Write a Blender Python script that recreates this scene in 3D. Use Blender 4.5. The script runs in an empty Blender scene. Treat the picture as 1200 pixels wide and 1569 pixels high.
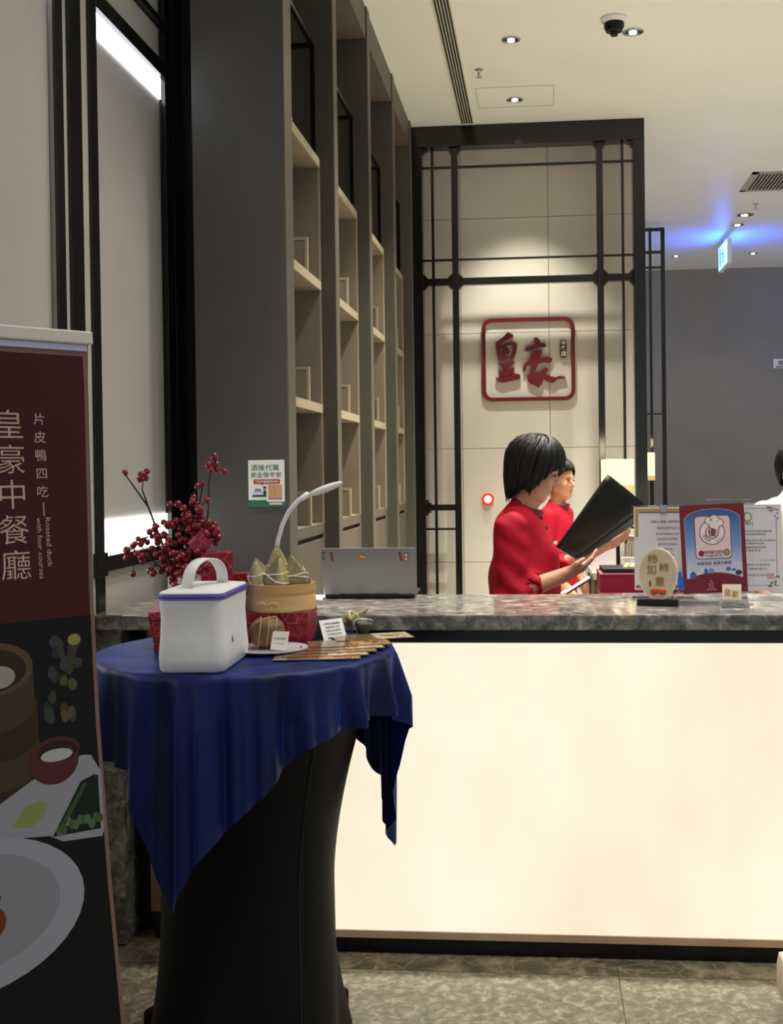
import bpy, bmesh, math, random
import numpy as np
from mathutils import Matrix, Vector
random.seed(7)
scene = bpy.context.scene
COL = scene.collection
PI = math.pi

# ------------------------------------------------------------------ camera
camd = bpy.data.cameras.new('camera')
cam = bpy.data.objects.new('camera', camd)
COL.objects.link(cam)
scene.camera = cam
camd.sensor_fit = 'HORIZONTAL'
camd.sensor_width = 36.0
camd.lens = 1700 / 1200 * 36.0
camd.shift_x = (600 - 680) / 1200
camd.shift_y = (745 - 784.5) / 1200
camd.clip_start = 0.05
camd.clip_end = 100
Rc = Vector((0.9960515, 0.0878931, -0.0124985))
Uc = Vector((0.0112581, 0.0145949, 0.9998301))
Fc = Vector((-0.0880606, 0.9960230, -0.0135477))
cm = Matrix((Rc, Uc, -Fc)).transposed().to_4x4()
cm.translation = (0, 0, 1.42)
cam.matrix_world = cm

# ------------------------------------------------------------------ world, exposure
vs = scene.view_settings
vs.view_transform = 'Standard'
vs.look = 'None'
vs.exposure = 0.0
vs.gamma = 1.0
vs.use_curve_mapping = False
world = bpy.data.worlds.new('lobby_ambient')
scene.world = world
world.use_nodes = True
wb = world.node_tree.nodes['Background']
wb.inputs['Color'].default_value = (0.86, 0.93, 1.0, 1)
wb.inputs['Strength'].default_value = 0.42

# ------------------------------------------------------------------ ceiling downlights: seen fixtures and added lamps
CEIL = 3.89
WARM = (1.0, 0.945, 0.85)

def spot(x, y, power, angle=100, blend=0.8, color=WARM, z=CEIL - 0.03, target=None, size=0.05):
    d = bpy.data.lights.new('ceiling_spot', 'SPOT')
    d.energy = power
    d.spot_size = math.radians(angle)
    d.spot_blend = blend
    d.color = color
    d.shadow_soft_size = size
    o = bpy.data.objects.new('ceiling_spot', d)
    COL.objects.link(o)
    o.location = (x, y, z)
    if target:
        o.rotation_euler = (Vector(target) - Vector((x, y, z))).to_track_quat('-Z', 'Y').to_euler()
    return o

# over the staff area (fixtures in view)
spot(-0.147, 6.40, 330, 88)
spot(-0.15, 7.44, 175, 62, target=(-0.1, 8.25, 1.55))
spot(0.542, 6.37, 330, 88)
# fill lamps added without fixtures, in rows over staff area, counter and lobby
for x, y, p in ((-0.15, 5.1, 300), (0.54, 5.1, 300), (1.3, 5.4, 300), (2.1, 5.6, 300), (2.1, 7.2, 300), (1.3, 7.2, 250)):
    spot(x, y, p, 88)
for x, y, p in ((-0.10, 4.0, 85), (0.75, 3.6, 70), (1.7, 3.6, 110), (-0.35, 2.9, 55),
                (0.5, 1.9, 100), (1.4, 1.9, 100), (0.6, 0.4, 60), (1.6, 0.4, 60)):
    spot(x, y, p)
# added narrow beams, no fixtures, to brighten the counter top
for x in (-0.85, -0.4, 0.05, 0.5, 0.95):
    spot(x, 3.62, 360, 22, target=(x, 3.60, 1.0))
# far corridor
for x, y, p in ((2.0, 11.1, 90), (2.0, 9.2, 160), (1.585, 13.12, 14), (2.458, 13.1, 14), (3.2, 9.0, 120)):
    spot(x, y, p)

# ------------------------------------------------------------------ materials
def lin(c):
    out = []
    for v in c[:3]:
        v = v / 255.0
        out.append(v / 12.92 if v <= 0.04045 else ((v + 0.055) / 1.055) ** 2.4)
    return (*out, 1.0)

MATS = {}

def mat(name, rgb, rough=0.6, metal=0.0, spec=0.5, noise=None, bump=None, emit=None, estr=1.0,
        sheen=None, coat=0.0, trans=0.0, alpha=1.0, ior=1.45, stretch=None):
    if name in MATS:
        return MATS[name]
    m = bpy.data.materials.new(name)
    m.use_nodes = True
    nt = m.node_tree
    b = nt.nodes['Principled BSDF']
    b.inputs['Base Color'].default_value = lin(rgb)
    b.inputs['Roughness'].default_value = rough
    b.inputs['Metallic'].default_value = metal
    b.inputs['Specular IOR Level'].default_value = spec
    b.inputs['IOR'].default_value = ior
    b.inputs['Coat Weight'].default_value = coat
    b.inputs['Coat Roughness'].default_value = 0.08
    b.inputs['Transmission Weight'].default_value = trans
    b.inputs['Alpha'].default_value = alpha
    if sheen:
        b.inputs['Sheen Weight'].default_value = sheen[0]
        b.inputs['Sheen Roughness'].default_value = sheen[1]
        b.inputs['Sheen Tint'].default_value = lin(sheen[2])
    if emit:
        b.inputs['Emission Color'].default_value = lin(emit)
        b.inputs['Emission Strength'].default_value = estr
    vec = None
    if noise or bump:
        tc = nt.nodes.new('ShaderNodeTexCoord')
        vec = tc.outputs['Object']
        if stretch:
            mp = nt.nodes.new('ShaderNodeMapping')
            mp.inputs['Scale'].default_value = stretch
            nt.links.new(vec, mp.inputs['Vector'])
            vec = mp.outputs['Vector']
    if noise:
        sc, amt = noise
        n = nt.nodes.new('ShaderNodeTexNoise')
        n.inputs['Scale'].default_value = sc
        n.inputs['Detail'].default_value = 5
        nt.links.new(vec, n.inputs['Vector'])
        r = nt.nodes.new('ShaderNodeValToRGB')
        c0 = lin([v * (1 - amt) for v in rgb])
        c1 = lin([min(255, v * (1 + amt)) for v in rgb])
        r.color_ramp.elements[0].position = 0.3
        r.color_ramp.elements[1].position = 0.7
        r.color_ramp.elements[0].color = c0
        r.color_ramp.elements[1].color = c1
        nt.links.new(n.outputs['Fac'], r.inputs['Fac'])
        nt.links.new(r.outputs['Color'], b.inputs['Base Color'])
    if bump:
        sc, st = bump
        n = nt.nodes.new('ShaderNodeTexNoise')
        n.inputs['Scale'].default_value = sc
        n.inputs['Detail'].default_value = 4
        nt.links.new(vec, n.inputs['Vector'])
        bp = nt.nodes.new('ShaderNodeBump')
        bp.inputs['Strength'].default_value = st
        bp.inputs['Distance'].default_value = 0.01
        nt.links.new(n.outputs['Fac'], bp.inputs['Height'])
        nt.links.new(bp.outputs['Normal'], b.inputs['Normal'])
    MATS[name] = m
    return m

def marble(name, c_dark, c_mid, c_light, scale, rough=0.15, vein=0.5):
    m = mat(name, c_mid, rough)
    nt = m.node_tree
    b = nt.nodes['Principled BSDF']
    tc = nt.nodes.new('ShaderNodeTexCoord')
    n = nt.nodes.new('ShaderNodeTexNoise')
    n.inputs['Scale'].default_value = scale
    n.inputs['Detail'].default_value = 8
    n.inputs['Roughness'].default_value = 0.65
    n.inputs['Distortion'].default_value = 0.6
    nt.links.new(tc.outputs['Object'], n.inputs['Vector'])
    r = nt.nodes.new('ShaderNodeValToRGB')
    e = r.color_ramp.elements
    e[0].position, e[0].color = 0.32, lin(c_dark)
    e[1].position, e[1].color = 0.68, lin(c_light)
    k = e.new(0.5)
    k.color = lin(c_mid)
    nt.links.new(n.outputs['Fac'], r.inputs['Fac'])
    # thin crackled veins
    n2 = nt.nodes.new('ShaderNodeTexNoise')
    n2.inputs['Scale'].default_value = scale * 0.7
    n2.inputs['Detail'].default_value = 3
    nt.links.new(tc.outputs['Object'], n2.inputs['Vector'])
    mx = nt.nodes.new('ShaderNodeMix')
    mx.data_type = 'VECTOR'
    mx.inputs['Factor'].default_value = 0.2
    nt.links.new(tc.outputs['Object'], mx.inputs['A'])
    nt.links.new(n2.outputs['Color'], mx.inputs['B'])
    v = nt.nodes.new('ShaderNodeTexVoronoi')
    v.feature = 'DISTANCE_TO_EDGE'
    v.inputs['Scale'].default_value = scale * 1.5
    nt.links.new(mx.outputs['Result'], v.inputs['Vector'])
    vr = nt.nodes.new('ShaderNodeValToRGB')
    vr.color_ramp.elements[0].position = 0.0
    vr.color_ramp.elements[0].color = (vein, vein, vein, 1)
    vr.color_ramp.elements[1].position = 0.05
    vr.color_ramp.elements[1].color = (0, 0, 0, 1)
    nt.links.new(v.outputs['Distance'], vr.inputs['Fac'])
    mc = nt.nodes.new('ShaderNodeMix')
    mc.data_type = 'RGBA'
    nt.links.new(vr.outputs['Color'], mc.inputs['Factor'])
    nt.links.new(r.outputs['Color'], mc.inputs['A'])
    mc.inputs['B'].default_value = lin(c_light)
    nt.links.new(mc.outputs['Result'], b.inputs['Base Color'])
    return m

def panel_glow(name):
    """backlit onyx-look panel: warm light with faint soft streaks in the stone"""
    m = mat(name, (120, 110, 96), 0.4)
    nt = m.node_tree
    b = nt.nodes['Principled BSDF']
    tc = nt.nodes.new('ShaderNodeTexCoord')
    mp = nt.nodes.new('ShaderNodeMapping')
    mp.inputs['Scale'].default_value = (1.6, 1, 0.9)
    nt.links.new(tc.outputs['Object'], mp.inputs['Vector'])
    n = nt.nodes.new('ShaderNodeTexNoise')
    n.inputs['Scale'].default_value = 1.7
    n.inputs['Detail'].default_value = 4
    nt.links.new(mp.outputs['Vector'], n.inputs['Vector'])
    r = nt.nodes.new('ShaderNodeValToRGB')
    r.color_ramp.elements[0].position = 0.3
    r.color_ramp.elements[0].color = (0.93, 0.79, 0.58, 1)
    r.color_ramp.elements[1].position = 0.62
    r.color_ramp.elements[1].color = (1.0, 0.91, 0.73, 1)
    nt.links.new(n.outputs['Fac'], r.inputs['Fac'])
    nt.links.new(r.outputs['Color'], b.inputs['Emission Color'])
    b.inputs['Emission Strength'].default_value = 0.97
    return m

def lined(name, rgb, line, scale, rough=0.45):
    """printed paper with a web of curved lines"""
    m = mat(name, rgb, rough)
    nt = m.node_tree
    b = nt.nodes['Principled BSDF']
    tc = nt.nodes.new('ShaderNodeTexCoord')
    v = nt.nodes.new('ShaderNodeTexVoronoi')
    v.feature = 'DISTANCE_TO_EDGE'
    v.inputs['Scale'].default_value = scale
    nt.links.new(tc.outputs['Object'], v.inputs['Vector'])
    r = nt.nodes.new('ShaderNodeValToRGB')
    r.color_ramp.elements[0].position = 0.012
    r.color_ramp.elements[0].color = lin(line)
    r.color_ramp.elements[1].position = 0.035
    r.color_ramp.elements[1].color = lin(rgb)
    nt.links.new(v.outputs['Distance'], r.inputs['Fac'])
    nt.links.new(r.outputs['Color'], b.inputs['Base Color'])
    return m

M_ceil = mat('ceiling_paint', (238, 236, 229), 0.45, noise=(0.8, 0.015))
M_stone = mat('cream_stone', (206, 200, 187), 0.5, noise=(1.5, 0.03))
M_panel = mat('wall_fabric', (190, 186, 176), 0.8, noise=(3, 0.02), bump=(300, 0.08))
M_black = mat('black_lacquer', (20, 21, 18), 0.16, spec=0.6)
M_blackm = mat('black_metal', (14, 14, 13), 0.3, metal=0.3)
M_column = mat('charcoal_laminate', (75, 72, 68), 0.5, noise=(2, 0.06), bump=(220, 0.05))
M_fin = mat('olive_laminate', (82, 79, 68), 0.45, noise=(3, 0.05))
M_taupe = mat('taupe_veneer', (94, 86, 73), 0.5, noise=(5, 0.05), stretch=(1, 1, 0.15))
M_edge = mat('shelf_edge', (168, 155, 128), 0.45, noise=(5, 0.04))
M_in = mat('cell_lining', (130, 118, 102), 0.55, noise=(4, 0.05))
M_ctop = marble('grey_marble', (58, 58, 58), (104, 101, 96), (168, 163, 150), 20, 0.10, 0.3)
M_floor = marble('floor_marble', (88, 81, 67), (118, 110, 92), (168, 161, 142), 30, 0.14, 0.3)
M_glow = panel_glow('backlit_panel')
M_oak = mat('pale_oak', (196, 164, 136), 0.45, noise=(6, 0.06))
M_toe = mat('toe_kick_black', (16, 16, 17), 0.3)
M_farwall = mat('grey_wallcover', (142, 137, 128), 0.7, noise=(2, 0.03))
M_white = mat('white_plastic', (232, 232, 230), 0.35)
M_chrome = mat('chrome', (210, 210, 208), 0.15, metal=1.0)
M_led = mat('led_diffuser', (255, 255, 255), 0.5, emit=(244, 246, 255), estr=4.5)
M_lampglow = mat('lamp_shade_glow', (150, 130, 90), 0.6, emit=(255, 240, 186), estr=1.3)
M_downglow = mat('downlight_glow', (255, 255, 255), 0.5, emit=(255, 246, 225), estr=9)
M_dark = mat('matte_dark', (22, 22, 22), 0.7)
M_paper = mat('white_paper', (236, 236, 232), 0.7)
M_ink = mat('black_ink', (30, 30, 32), 0.7)
M_redsign = mat('maroon_acrylic', (104, 24, 30), 0.35)
M_acryl = mat('clear_acrylic', (250, 252, 255), 0.03, trans=1.0, ior=1.15)

# ------------------------------------------------------------------ mesh helpers
class MB:
    def __init__(self, off=(0, 0, 0)):
        self.v, self.f, self.off = [], [], Vector(off)

    def add(self, vs_, fs, T=None):
        n = len(self.v)
        for p in vs_:
            p = Vector(p)
            if T is not None:
                p = T @ p
            self.v.append(tuple(p - self.off))
        for q in fs:
            self.f.append(tuple(i + n for i in q))
        return self

    def box(self, x0, x1, y0, y1, z0, z1, b=0.0, T=None):
        if b <= 0:
            vs_ = [(x, y, z) for z in (z0, z1) for y in (y0, y1) for x in (x0, x1)]
            fs = [(0, 2, 3, 1), (4, 5, 7, 6), (0, 1, 5, 4), (1, 3, 7, 5), (3, 2, 6, 7), (2, 0, 4, 6)]
            return self.add(vs_, fs, T)
        bm = bmesh.new()
        bmesh.ops.create_cube(bm, size=1)
        for v in bm.verts:
            v.co = Vector(((x0 + x1) / 2 + v.co.x * (x1 - x0), (y0 + y1) / 2 + v.co.y * (y1 - y0),
                           (z0 + z1) / 2 + v.co.z * (z1 - z0)))
        bmesh.ops.bevel(bm, geom=bm.edges[:], offset=b, segments=2, affect='EDGES', profile=0.6)
        bm.verts.ensure_lookup_table()
        bm.verts.index_update()
        self.add([v.co[:] for v in bm.verts], [[v.index for v in f.verts] for f in bm.faces], T)
        bm.free()
        return self

    def tube(self, pts, r, n=10, T=None, caps=True):
        """tube through points; r is a number or one per point"""
        pts = [Vector(p) for p in pts]
        rs = [r] * len(pts) if not hasattr(r, '__len__') else r
        vs_, fs = [], []
        ref = None
        for i, p in enumerate(pts):
            a = pts[max(i - 1, 0)]
            c = pts[min(i + 1, len(pts) - 1)]
            d = (c - a).normalized()
            if ref is None:
                ref = Vector((0, 0, 1)) if abs(d.z) < 0.9 else Vector((1, 0, 0))
            s = d.cross(ref).normalized()
            ref = s.cross(d).normalized()
            for k in range(n):
                t = 2 * PI * k / n
                vs_.append(p + (s * math.cos(t) + ref * math.sin(t)) * rs[i])
        for i in range(len(pts) - 1):
            for k in range(n):
                a, b_ = i * n + k, i * n + (k + 1) % n
                fs.append((a, b_, b_ + n, a + n))
        if caps:
            fs.append(tuple(range(n - 1, -1, -1)))
            fs.append(tuple(range((len(pts) - 1) * n, len(pts) * n)))
        return self.add(vs_, fs, T)

    def lathe(self, prof, n=32, T=None, sx=1.0, sy=1.0, caps=True):
        vs_, fs = [], []
        for (r, z) in prof:
            for k in range(n):
                t = 2 * PI * k / n
                vs_.append((r * math.cos(t) * sx, r * math.sin(t) * sy, z))
        for i in range(len(prof) - 1):
            for k in range(n):
                a, b_ = i * n + k, i * n + (k + 1) % n
                fs.append((a, b_, b_ + n, a + n))
        if caps and prof[0][0] > 1e-6:
            fs.append(tuple(range(n - 1, -1, -1)))
        if caps and prof[-1][0] > 1e-6:
            fs.append(tuple(range((len(prof) - 1) * n, len(prof) * n)))
        return self.add(vs_, fs, T)

    def prism(self, poly, t0, t1, T=None):
        """polygon in XY extruded from z=t0 to z=t1"""
        n = len(poly)
        vs_ = [(p[0], p[1], t0) for p in poly] + [(p[0], p[1], t1) for p in poly]
        fs = [tuple(range(n - 1, -1, -1)), tuple(range(n, 2 * n))]
        for i in range(n):
            j = (i + 1) % n
            fs.append((i, j, j + n, i + n))
        return self.add(vs_, fs, T)

    def ball(self, c, r, n=10, m=7, T=None):
        rr = r if hasattr(r, '__len__') else (r, r, r)
        vs_ = [(c[0], c[1], c[2] - rr[2])]
        for i in range(1, m):
            a = -PI / 2 + PI * i / m
            for k in range(n):
                t = 2 * PI * k / n
                vs_.append((c[0] + rr[0] * math.cos(a) * math.cos(t), c[1] + rr[1] * math.cos(a) * math.sin(t), c[2] + rr[2] * math.sin(a)))
        vs_.append((c[0], c[1], c[2] + rr[2]))
        fs = [(0, 1 + (k + 1) % n, 1 + k) for k in range(n)]
        for i in range(m - 2):
            for k in range(n):
                a, b_ = 1 + i * n + k, 1 + i * n + (k + 1) % n
                fs.append((a, b_, b_ + n, a + n))
        L = len(vs_) - 1
        o = 1 + (m - 2) * n
        fs += [(L, o + k, o + (k + 1) % n) for k in range(n)]
        return self.add(vs_, fs, T)

    def grid(self, fn, nu, nv, T=None, closed=False):
        vs_ = [fn(i / (nu - 1) if not closed else i / nu, j / (nv - 1)) for j in range(nv) for i in range(nu)]
        fs = []
        for j in range(nv - 1):
            for i in range(nu if closed else nu - 1):
                a, b_ = j * nu + i, j * nu + (i + 1) % nu
                fs.append((a, b_, b_ + nu, a + nu))
        return self.add(vs_, fs, T)

    def build(self, name, material, parent=None, smooth=False, solid=0.0, subsurf=0):
        me = bpy.data.meshes.new(name)
        me.from_pydata(self.v, [], self.f)
        me.update()
        bm = bmesh.new()
        bm.from_mesh(me)
        bmesh.ops.recalc_face_normals(bm, faces=bm.faces[:])
        bm.to_mesh(me)
        bm.free()
        o = bpy.data.objects.new(name, me)
        me.materials.append(material)
        if smooth:
            me.polygons.foreach_set('use_smooth', [True] * len(me.polygons))
            if smooth != 'all':
                me.set_sharp_from_angle(angle=math.radians(40))
        COL.objects.link(o)
        if parent is not None:
            o.parent = parent
        if solid:
            md = o.modifiers.new('thickness', 'SOLIDIFY')
            md.thickness = solid
            md.offset = 0
        if subsurf:
            md = o.modifiers.new('smooth', 'SUBSURF')
            md.levels = md.render_levels = subsurf
        return o

def thing(name, label, cat, loc=(0, 0, 0), rotz=0.0, group=None):
    o = bpy.data.objects.new(name, None)
    o.empty_display_size = 0.05
    COL.objects.link(o)
    o.location = loc
    o.rotation_euler = (0, 0, rotz)
    o['label'] = label
    o['category'] = cat
    if group:
        o['group'] = group
    return o

def tag(o, label, cat, group=None):
    o['label'] = label
    o['category'] = cat
    if group:
        o['group'] = group
    return o

def struct(o, label=None):
    o['kind'] = 'structure'
    if label:
        o['label'] = label
    return o

def copy_tree(o, parent=None):
    c = o.copy()
    COL.objects.link(c)
    c.parent = parent
    for ch in o.children:
        copy_tree(ch, c)
    return c

def rrect(x0, x1, y0, y1, r, n=6):
    p = []
    for cx, cy, a0 in ((x1 - r, y1 - r, 0), (x0 + r, y1 - r, 90), (x0 + r, y0 + r, 180), (x1 - r, y0 + r, 270)):
        for k in range(n + 1):
            a = math.radians(a0 + 90 * k / n)
            p.append((cx + r * math.cos(a), cy + r * math.sin(a)))
    return p

def ell(cx, cy, rx, ry, n=28, a0=0, a1=360):
    return [(cx + rx * math.cos(math.radians(a0 + (a1 - a0) * k / n)), cy + ry * math.sin(math.radians(a0 + (a1 - a0) * k / n))) for k in range(n + (a1 - a0 != 360))]

_tc = {}
def glyphs(s, bold=0.0):
    """vertices and faces of a line of lettering, height about 1 (per em), origin at left baseline"""
    if (s, bold) in _tc:
        return _tc[(s, bold)]
    c = bpy.data.curves.new('t', 'FONT')
    c.body = s
    c.resolution_u = 2
    c.offset = bold
    o = bpy.data.objects.new('t', c)
    COL.objects.link(o)
    bpy.context.view_layer.update()
    me = bpy.data.meshes.new_from_object(o.evaluated_get(bpy.context.evaluated_depsgraph_get()))
    vs_ = [v.co[:] for v in me.vertices]
    fs = [tuple(p.vertices) for p in me.polygons]
    bpy.data.objects.remove(o)
    bpy.data.curves.remove(c)
    bpy.data.meshes.remove(me)
    _tc[(s, bold)] = (vs_, fs)
    return vs_, fs

def text(mb, s, x, y, size, T=None, width=None, center=False, z=0.0, bold=0.0, rot=0.0, thick=0.0):
    """lay lettering in the XY plane of T; width stretches it to that length"""
    vs_, fs = glyphs(s, bold)
    if not vs_:
        return
    w = max(v[0] for v in vs_) - min(v[0] for v in vs_)
    sx = width / w if width else size
    x0 = min(v[0] for v in vs_)
    cr, sr = math.cos(rot), math.sin(rot)
    pts = []
    for v in vs_:
        a = (v[0] - x0) * sx - (w * sx / 2 if center else 0)
        b_ = v[1] * size
        pts.append((x + a * cr - b_ * sr, y + a * sr + b_ * cr, z))
    if thick:
        n = len(pts)
        top = [(p[0], p[1], p[2] + thick) for p in pts]
        mb.add(top, fs, T)
    else:
        mb.add(pts, fs, T)

# plane facing the camera side (-Y): local x -> X, local y -> Z, local z -> -Y
def face(x, y, z, yaw=0.0, lean=0.0):
    return Matrix.Translation((x, y, z)) @ Matrix.Rotation(yaw, 4, 'Z') @ Matrix.Rotation(PI / 2 - lean, 4, 'X')

# ------------------------------------------------------------------ floor
fl = struct(MB().box(-1.5, 3.6, -0.6, 14.2, -0.06, -0.006).build('floor', M_floor), 'polished beige grey marble floor')
tile_me = MB().box(0, 0.797, 0, 0.797, -0.0059, 0.0, 0.0012).build('tile', M_floor, fl)
tile_me.location = (-1.40, 2.32, 0)
for i in range(5):
    for j in range(4):
        if (i, j) == (0, 3):
            continue
        c = tile_me.copy()
        COL.objects.link(c)
        c.location = (-1.40 + 0.8 * i, 2.32 - 0.8 * (3 - j), 0)
M_border = marble('border_marble', (62, 55, 46), (98, 88, 72), (150, 140, 118), 7, 0.14, 0.5)
for i in range(5):
    MB().box(-1.4 + 0.8 * i, -0.603 + 0.8 * i, 3.1202, 3.215, -0.0059, 0.0, 0.001).build('border_tile', M_border, fl)

M_pale = marble('bounce_floor_stone', (196, 188, 168), (214, 206, 188), (228, 221, 204), 6, 0.3, 0.2)  # unseen pale floor, added so light bounces up onto the ceiling
struct(MB().box(-1.40, 3.6, 3.77, 14.0, -0.005, 0.0).build('floor', M_pale), 'unseen pale stone floor behind the counter, added to bounce light')
# ------------------------------------------------------------------ ceiling
ce = struct(MB().box(-1.5, 6.0, -1.5, 14.2, CEIL, CEIL + 0.1).build('ceiling', M_ceil), 'cream painted ceiling')
ap = MB()
for a in ((-0.400, 0.108, 7.19, 7.193), (-0.400, 0.108, 7.585, 7.588), (-0.400, -0.397, 7.19, 7.588), (0.105, 0.108, 7.19, 7.588)):
    ap.box(*a, CEIL - 0.0015, CEIL + 0.001)
ap.build('access_panel_joint', mat('joint_grey', (150, 145, 128), 0.8), ce)  # darker strips along the panel joint

# slot diffuser
sd = thing('slot_diffuser', 'long black slotted air diffuser running along the ceiling beside the bookcases', 'air vent', (-0.498, 6.0, CEIL))
MB().box(-0.042, 0.042, -3.2, 1.9, -0.004, 0.004).build('backing', M_dark, sd)
for k in range(6):
    x = -0.042 + k * 0.0168
    MB().box(x - 0.0028, x + 0.0028, -3.2, 1.9, -0.012, -0.003).build('blade', mat('vent_cream', (196, 190, 170), 0.5), sd)

def downlight(x, y, label, r=0.042, lit=True):
    t = thing('downlight', label, 'downlight', (x, y, CEIL), group='recessed ceiling downlights')
    MB().lathe([(r, 0.0), (r * 1.3, 0.0), (r * 1.3, -0.005), (r, -0.008), (r * 0.94, -0.004), (r * 0.94, 0.0)], 28, caps=False).build('trim_ring', M_chrome, t, True)
    MB().lathe([(r * 0.94, -0.002), (r * 0.6, 0.0), (0.0, -0.001)], 24).build('reflector', M_dark, t, True)
    MB().ball((0, 0, -0.005), (r * 0.5, r * 0.5, 0.008), 14, 8).build('bulb', M_downglow, t, True)
    return t

downlight(-0.147, 6.403, 'lit ceiling downlight near the slot diffuser, beside the sprinkler')
downlight(-0.15, 7.436, 'lit ceiling downlight inside the square access panel outline')
downlight(0.542, 6.372, 'lit ceiling downlight next to the black dome camera', 0.046)
downlight(2.004, 11.1, 'ceiling downlight nearer the square air grille in the corridor', 0.07)
downlight(2.011, 11.536, 'smaller ceiling downlight just before the exit sign', 0.055)
downlight(1.585, 13.12, 'far ceiling downlight left of the exit sign')
downlight(2.458, 13.1, 'far ceiling downlight right of the exit sign')

def sprinkler(x, y, label):
    t = thing('sprinkler_head', label, 'sprinkler', (x, y, CEIL), group='ceiling sprinkler heads')
    MB().lathe([(0.024, 0.0), (0.026, -0.004), (0.012, -0.006)], 20).build('escutcheon', M_chrome, t, True)
    MB().lathe([(0.008, -0.004), (0.008, -0.04), (0.004, -0.045)], 12).build('stem', M_chrome, t, True)
    MB().lathe([(0.0, -0.052), (0.017, -0.05), (0.017, -0.047), (0.0, -0.045)], 16).build('deflector', M_chrome, t, True)
sprinkler(-0.356, 6.855, 'chrome sprinkler head between slot diffuser and access panel')
sprinkler(2.026, 10.65, 'chrome sprinkler head behind the square air grille')

t = thing('dome_camera', 'black dome security camera on a white ceiling base', 'camera', (0.423, 6.176, CEIL))
MB().lathe([(0.075, 0.0), (0.075, -0.012), (0.06, -0.028), (0.05, -0.03)], 32).build('base', M_white, t, True)
MB().lathe([(0.056, -0.026), (0.056, -0.05), (0.045, -0.072), (0.0, -0.082)], 32).build('dome', M_blackm, t, True)
MB().lathe([(0.02, -0.06), (0.02, -0.095), (0.0, -0.098)], 16).build('lens', M_dark, t, True)

t = thing('air_grille', 'square ceiling air grille with dark slats at the right', 'air vent', (2.1, 9.83, CEIL))
gm = mat('grille_frame', (170, 160, 148), 0.5)
for a in ((-0.31, 0.31, -0.32, -0.27), (-0.31, 0.31, 0.27, 0.32), (-0.31, -0.26, -0.32, 0.32), (0.26, 0.31, -0.32, 0.32)):
    MB().box(*a, -0.008, 0.0).build('frame_side', gm, t)
MB().box(-0.27, 0.27, -0.28, 0.28, -0.002, 0.002).build('backing', M_dark, t)
for k in range(18):
    x = -0.255 + k * 0.03
    MB().box(x - 0.006, x + 0.006, -0.27, 0.27, -0.008, -0.002).build('slat', gm, t)

# exit sign hanging from the ceiling
t = thing('exit_sign', 'glowing green and white running man exit sign hanging from the corridor ceiling', 'exit sign', (1.985, 12.15, CEIL))
MB().tube([(0, 0, 0), (0, 0, -0.06)], 0.012).build('hanger', M_white, t, True)
MB().box(-0.022, 0.022, -0.29, 0.29, -0.33, -0.06, 0.006).build('housing', M_white, t)
eg = mat('exit_glow', (190, 235, 255), 0.4, emit=(36, 96, 255), estr=42.0)
for s in (-1, 1):
    fp = MB().box(-0.024 if s < 0 else 0.022, -0.022 if s < 0 else 0.024, -0.27, 0.27, -0.315, -0.075).build('glow_face', eg, t)
    g = mat('exit_green', (20, 150, 90), 0.4, emit=(10, 140, 120), estr=0.9)
    rm = MB()
    x0, x1 = (0.0242, 0.0256) if s > 0 else (-0.0256, -0.0242)
    for (y0, y1, z0, z1) in ((-0.05, -0.0, -0.15, -0.1), (-0.06, 0.02, -0.22, -0.15), (-0.1, -0.05, -0.29, -0.22), (0.0, 0.06, -0.27, -0.21), (0.02, 0.08, -0.18, -0.16), (0.12, 0.2, -0.29, -0.1)):
        rm.box(x0, x1, y0, y1, z0, z1)
    rm.build('running_figure', g, fp)

# ------------------------------------------------------------------ left wall with fabric panels, lattice and LED lines
WX = -1.36
wl = struct(MB().box(-1.50, -1.405, -0.6, 8.4, 0, CEIL).build('wall_left', M_panel), 'pale wall behind the black lattice')
for y0, y1 in ((0.9, 3.052), (3.352, 3.984)):
    for z0, z1 in ((0.02, 1.115), (1.17, 2.872), (2.93, 3.055), (3.085, 3.88)):
        MB().box(-1.41, -1.382, y0, y1, z0, z1, 0.002).build('fabric_panel', M_panel, wl)
for y0, y1 in ((3.060, 3.185), (3.19, 3.345)):
    MB().box(-1.41, -1.3685, y0, y1, 0.02, 3.88).build('panel_strip', M_panel, wl)
lt = thing('wall_lattice', 'black metal lattice in front of the pale panels on the left wall', 'lattice', (WX, 3.6, 0))
o = lt.location
for y0, y1, x0 in ((3.051, 3.104, -1.367), (3.144, 3.233, -1.368), (3.294, 3.353, -1.367), (3.985, 4.052, -1.375), (4.07, 4.185, -1.375), (0.84, 0.9, -1.38)):
    MB(o).box(x0, WX, y0, y1, 0.0, CEIL - 0.001, 0.001).build('post', M_black, lt)
for z0, z1 in ((1.118, 1.167), (2.874, 2.928), (3.06, 3.082)):
    for y0, y1 in ((0.9, 3.052), (3.352, 3.986)):
        MB(o).box(-1.383, WX + 0.001, y0, y1, z0, z1, 0.002).build('rail', M_black, lt)
MB(o).box(-1.376, -1.236, 4.187, 4.25, 0.0, CEIL - 0.001, 0.002).build('corner_jamb', mat('jamb_black', (12, 12, 11), 0.55), lt)
for y0, y1 in ((3.28, 3.37),):
    MB(o).box(-1.38, WX + 0.003, y0, y1, 1.105, 1.18, 0.002).build('clamp_plate', M_black, lt)
# LED lines: diffusers tucked behind the rails, they give the light seen on the panels
for i, (y0, y1) in enumerate(((0.92, 3.05), (3.356, 3.98))):
    for k, (z0, z1) in enumerate(((2.795, 2.872), (1.169, 1.278))):
        where = ('left of the triple posts', 'beside the charcoal column')[i] + (', along the top rail', ', along the low rail')[k]
        l = MB().box(-1.382, -1.374, y0, y1, z0, z1, 0.002).build('light_strip', M_led)
        tag(l, 'white glowing light strip ' + where, 'light strip', 'wall light strips')

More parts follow.
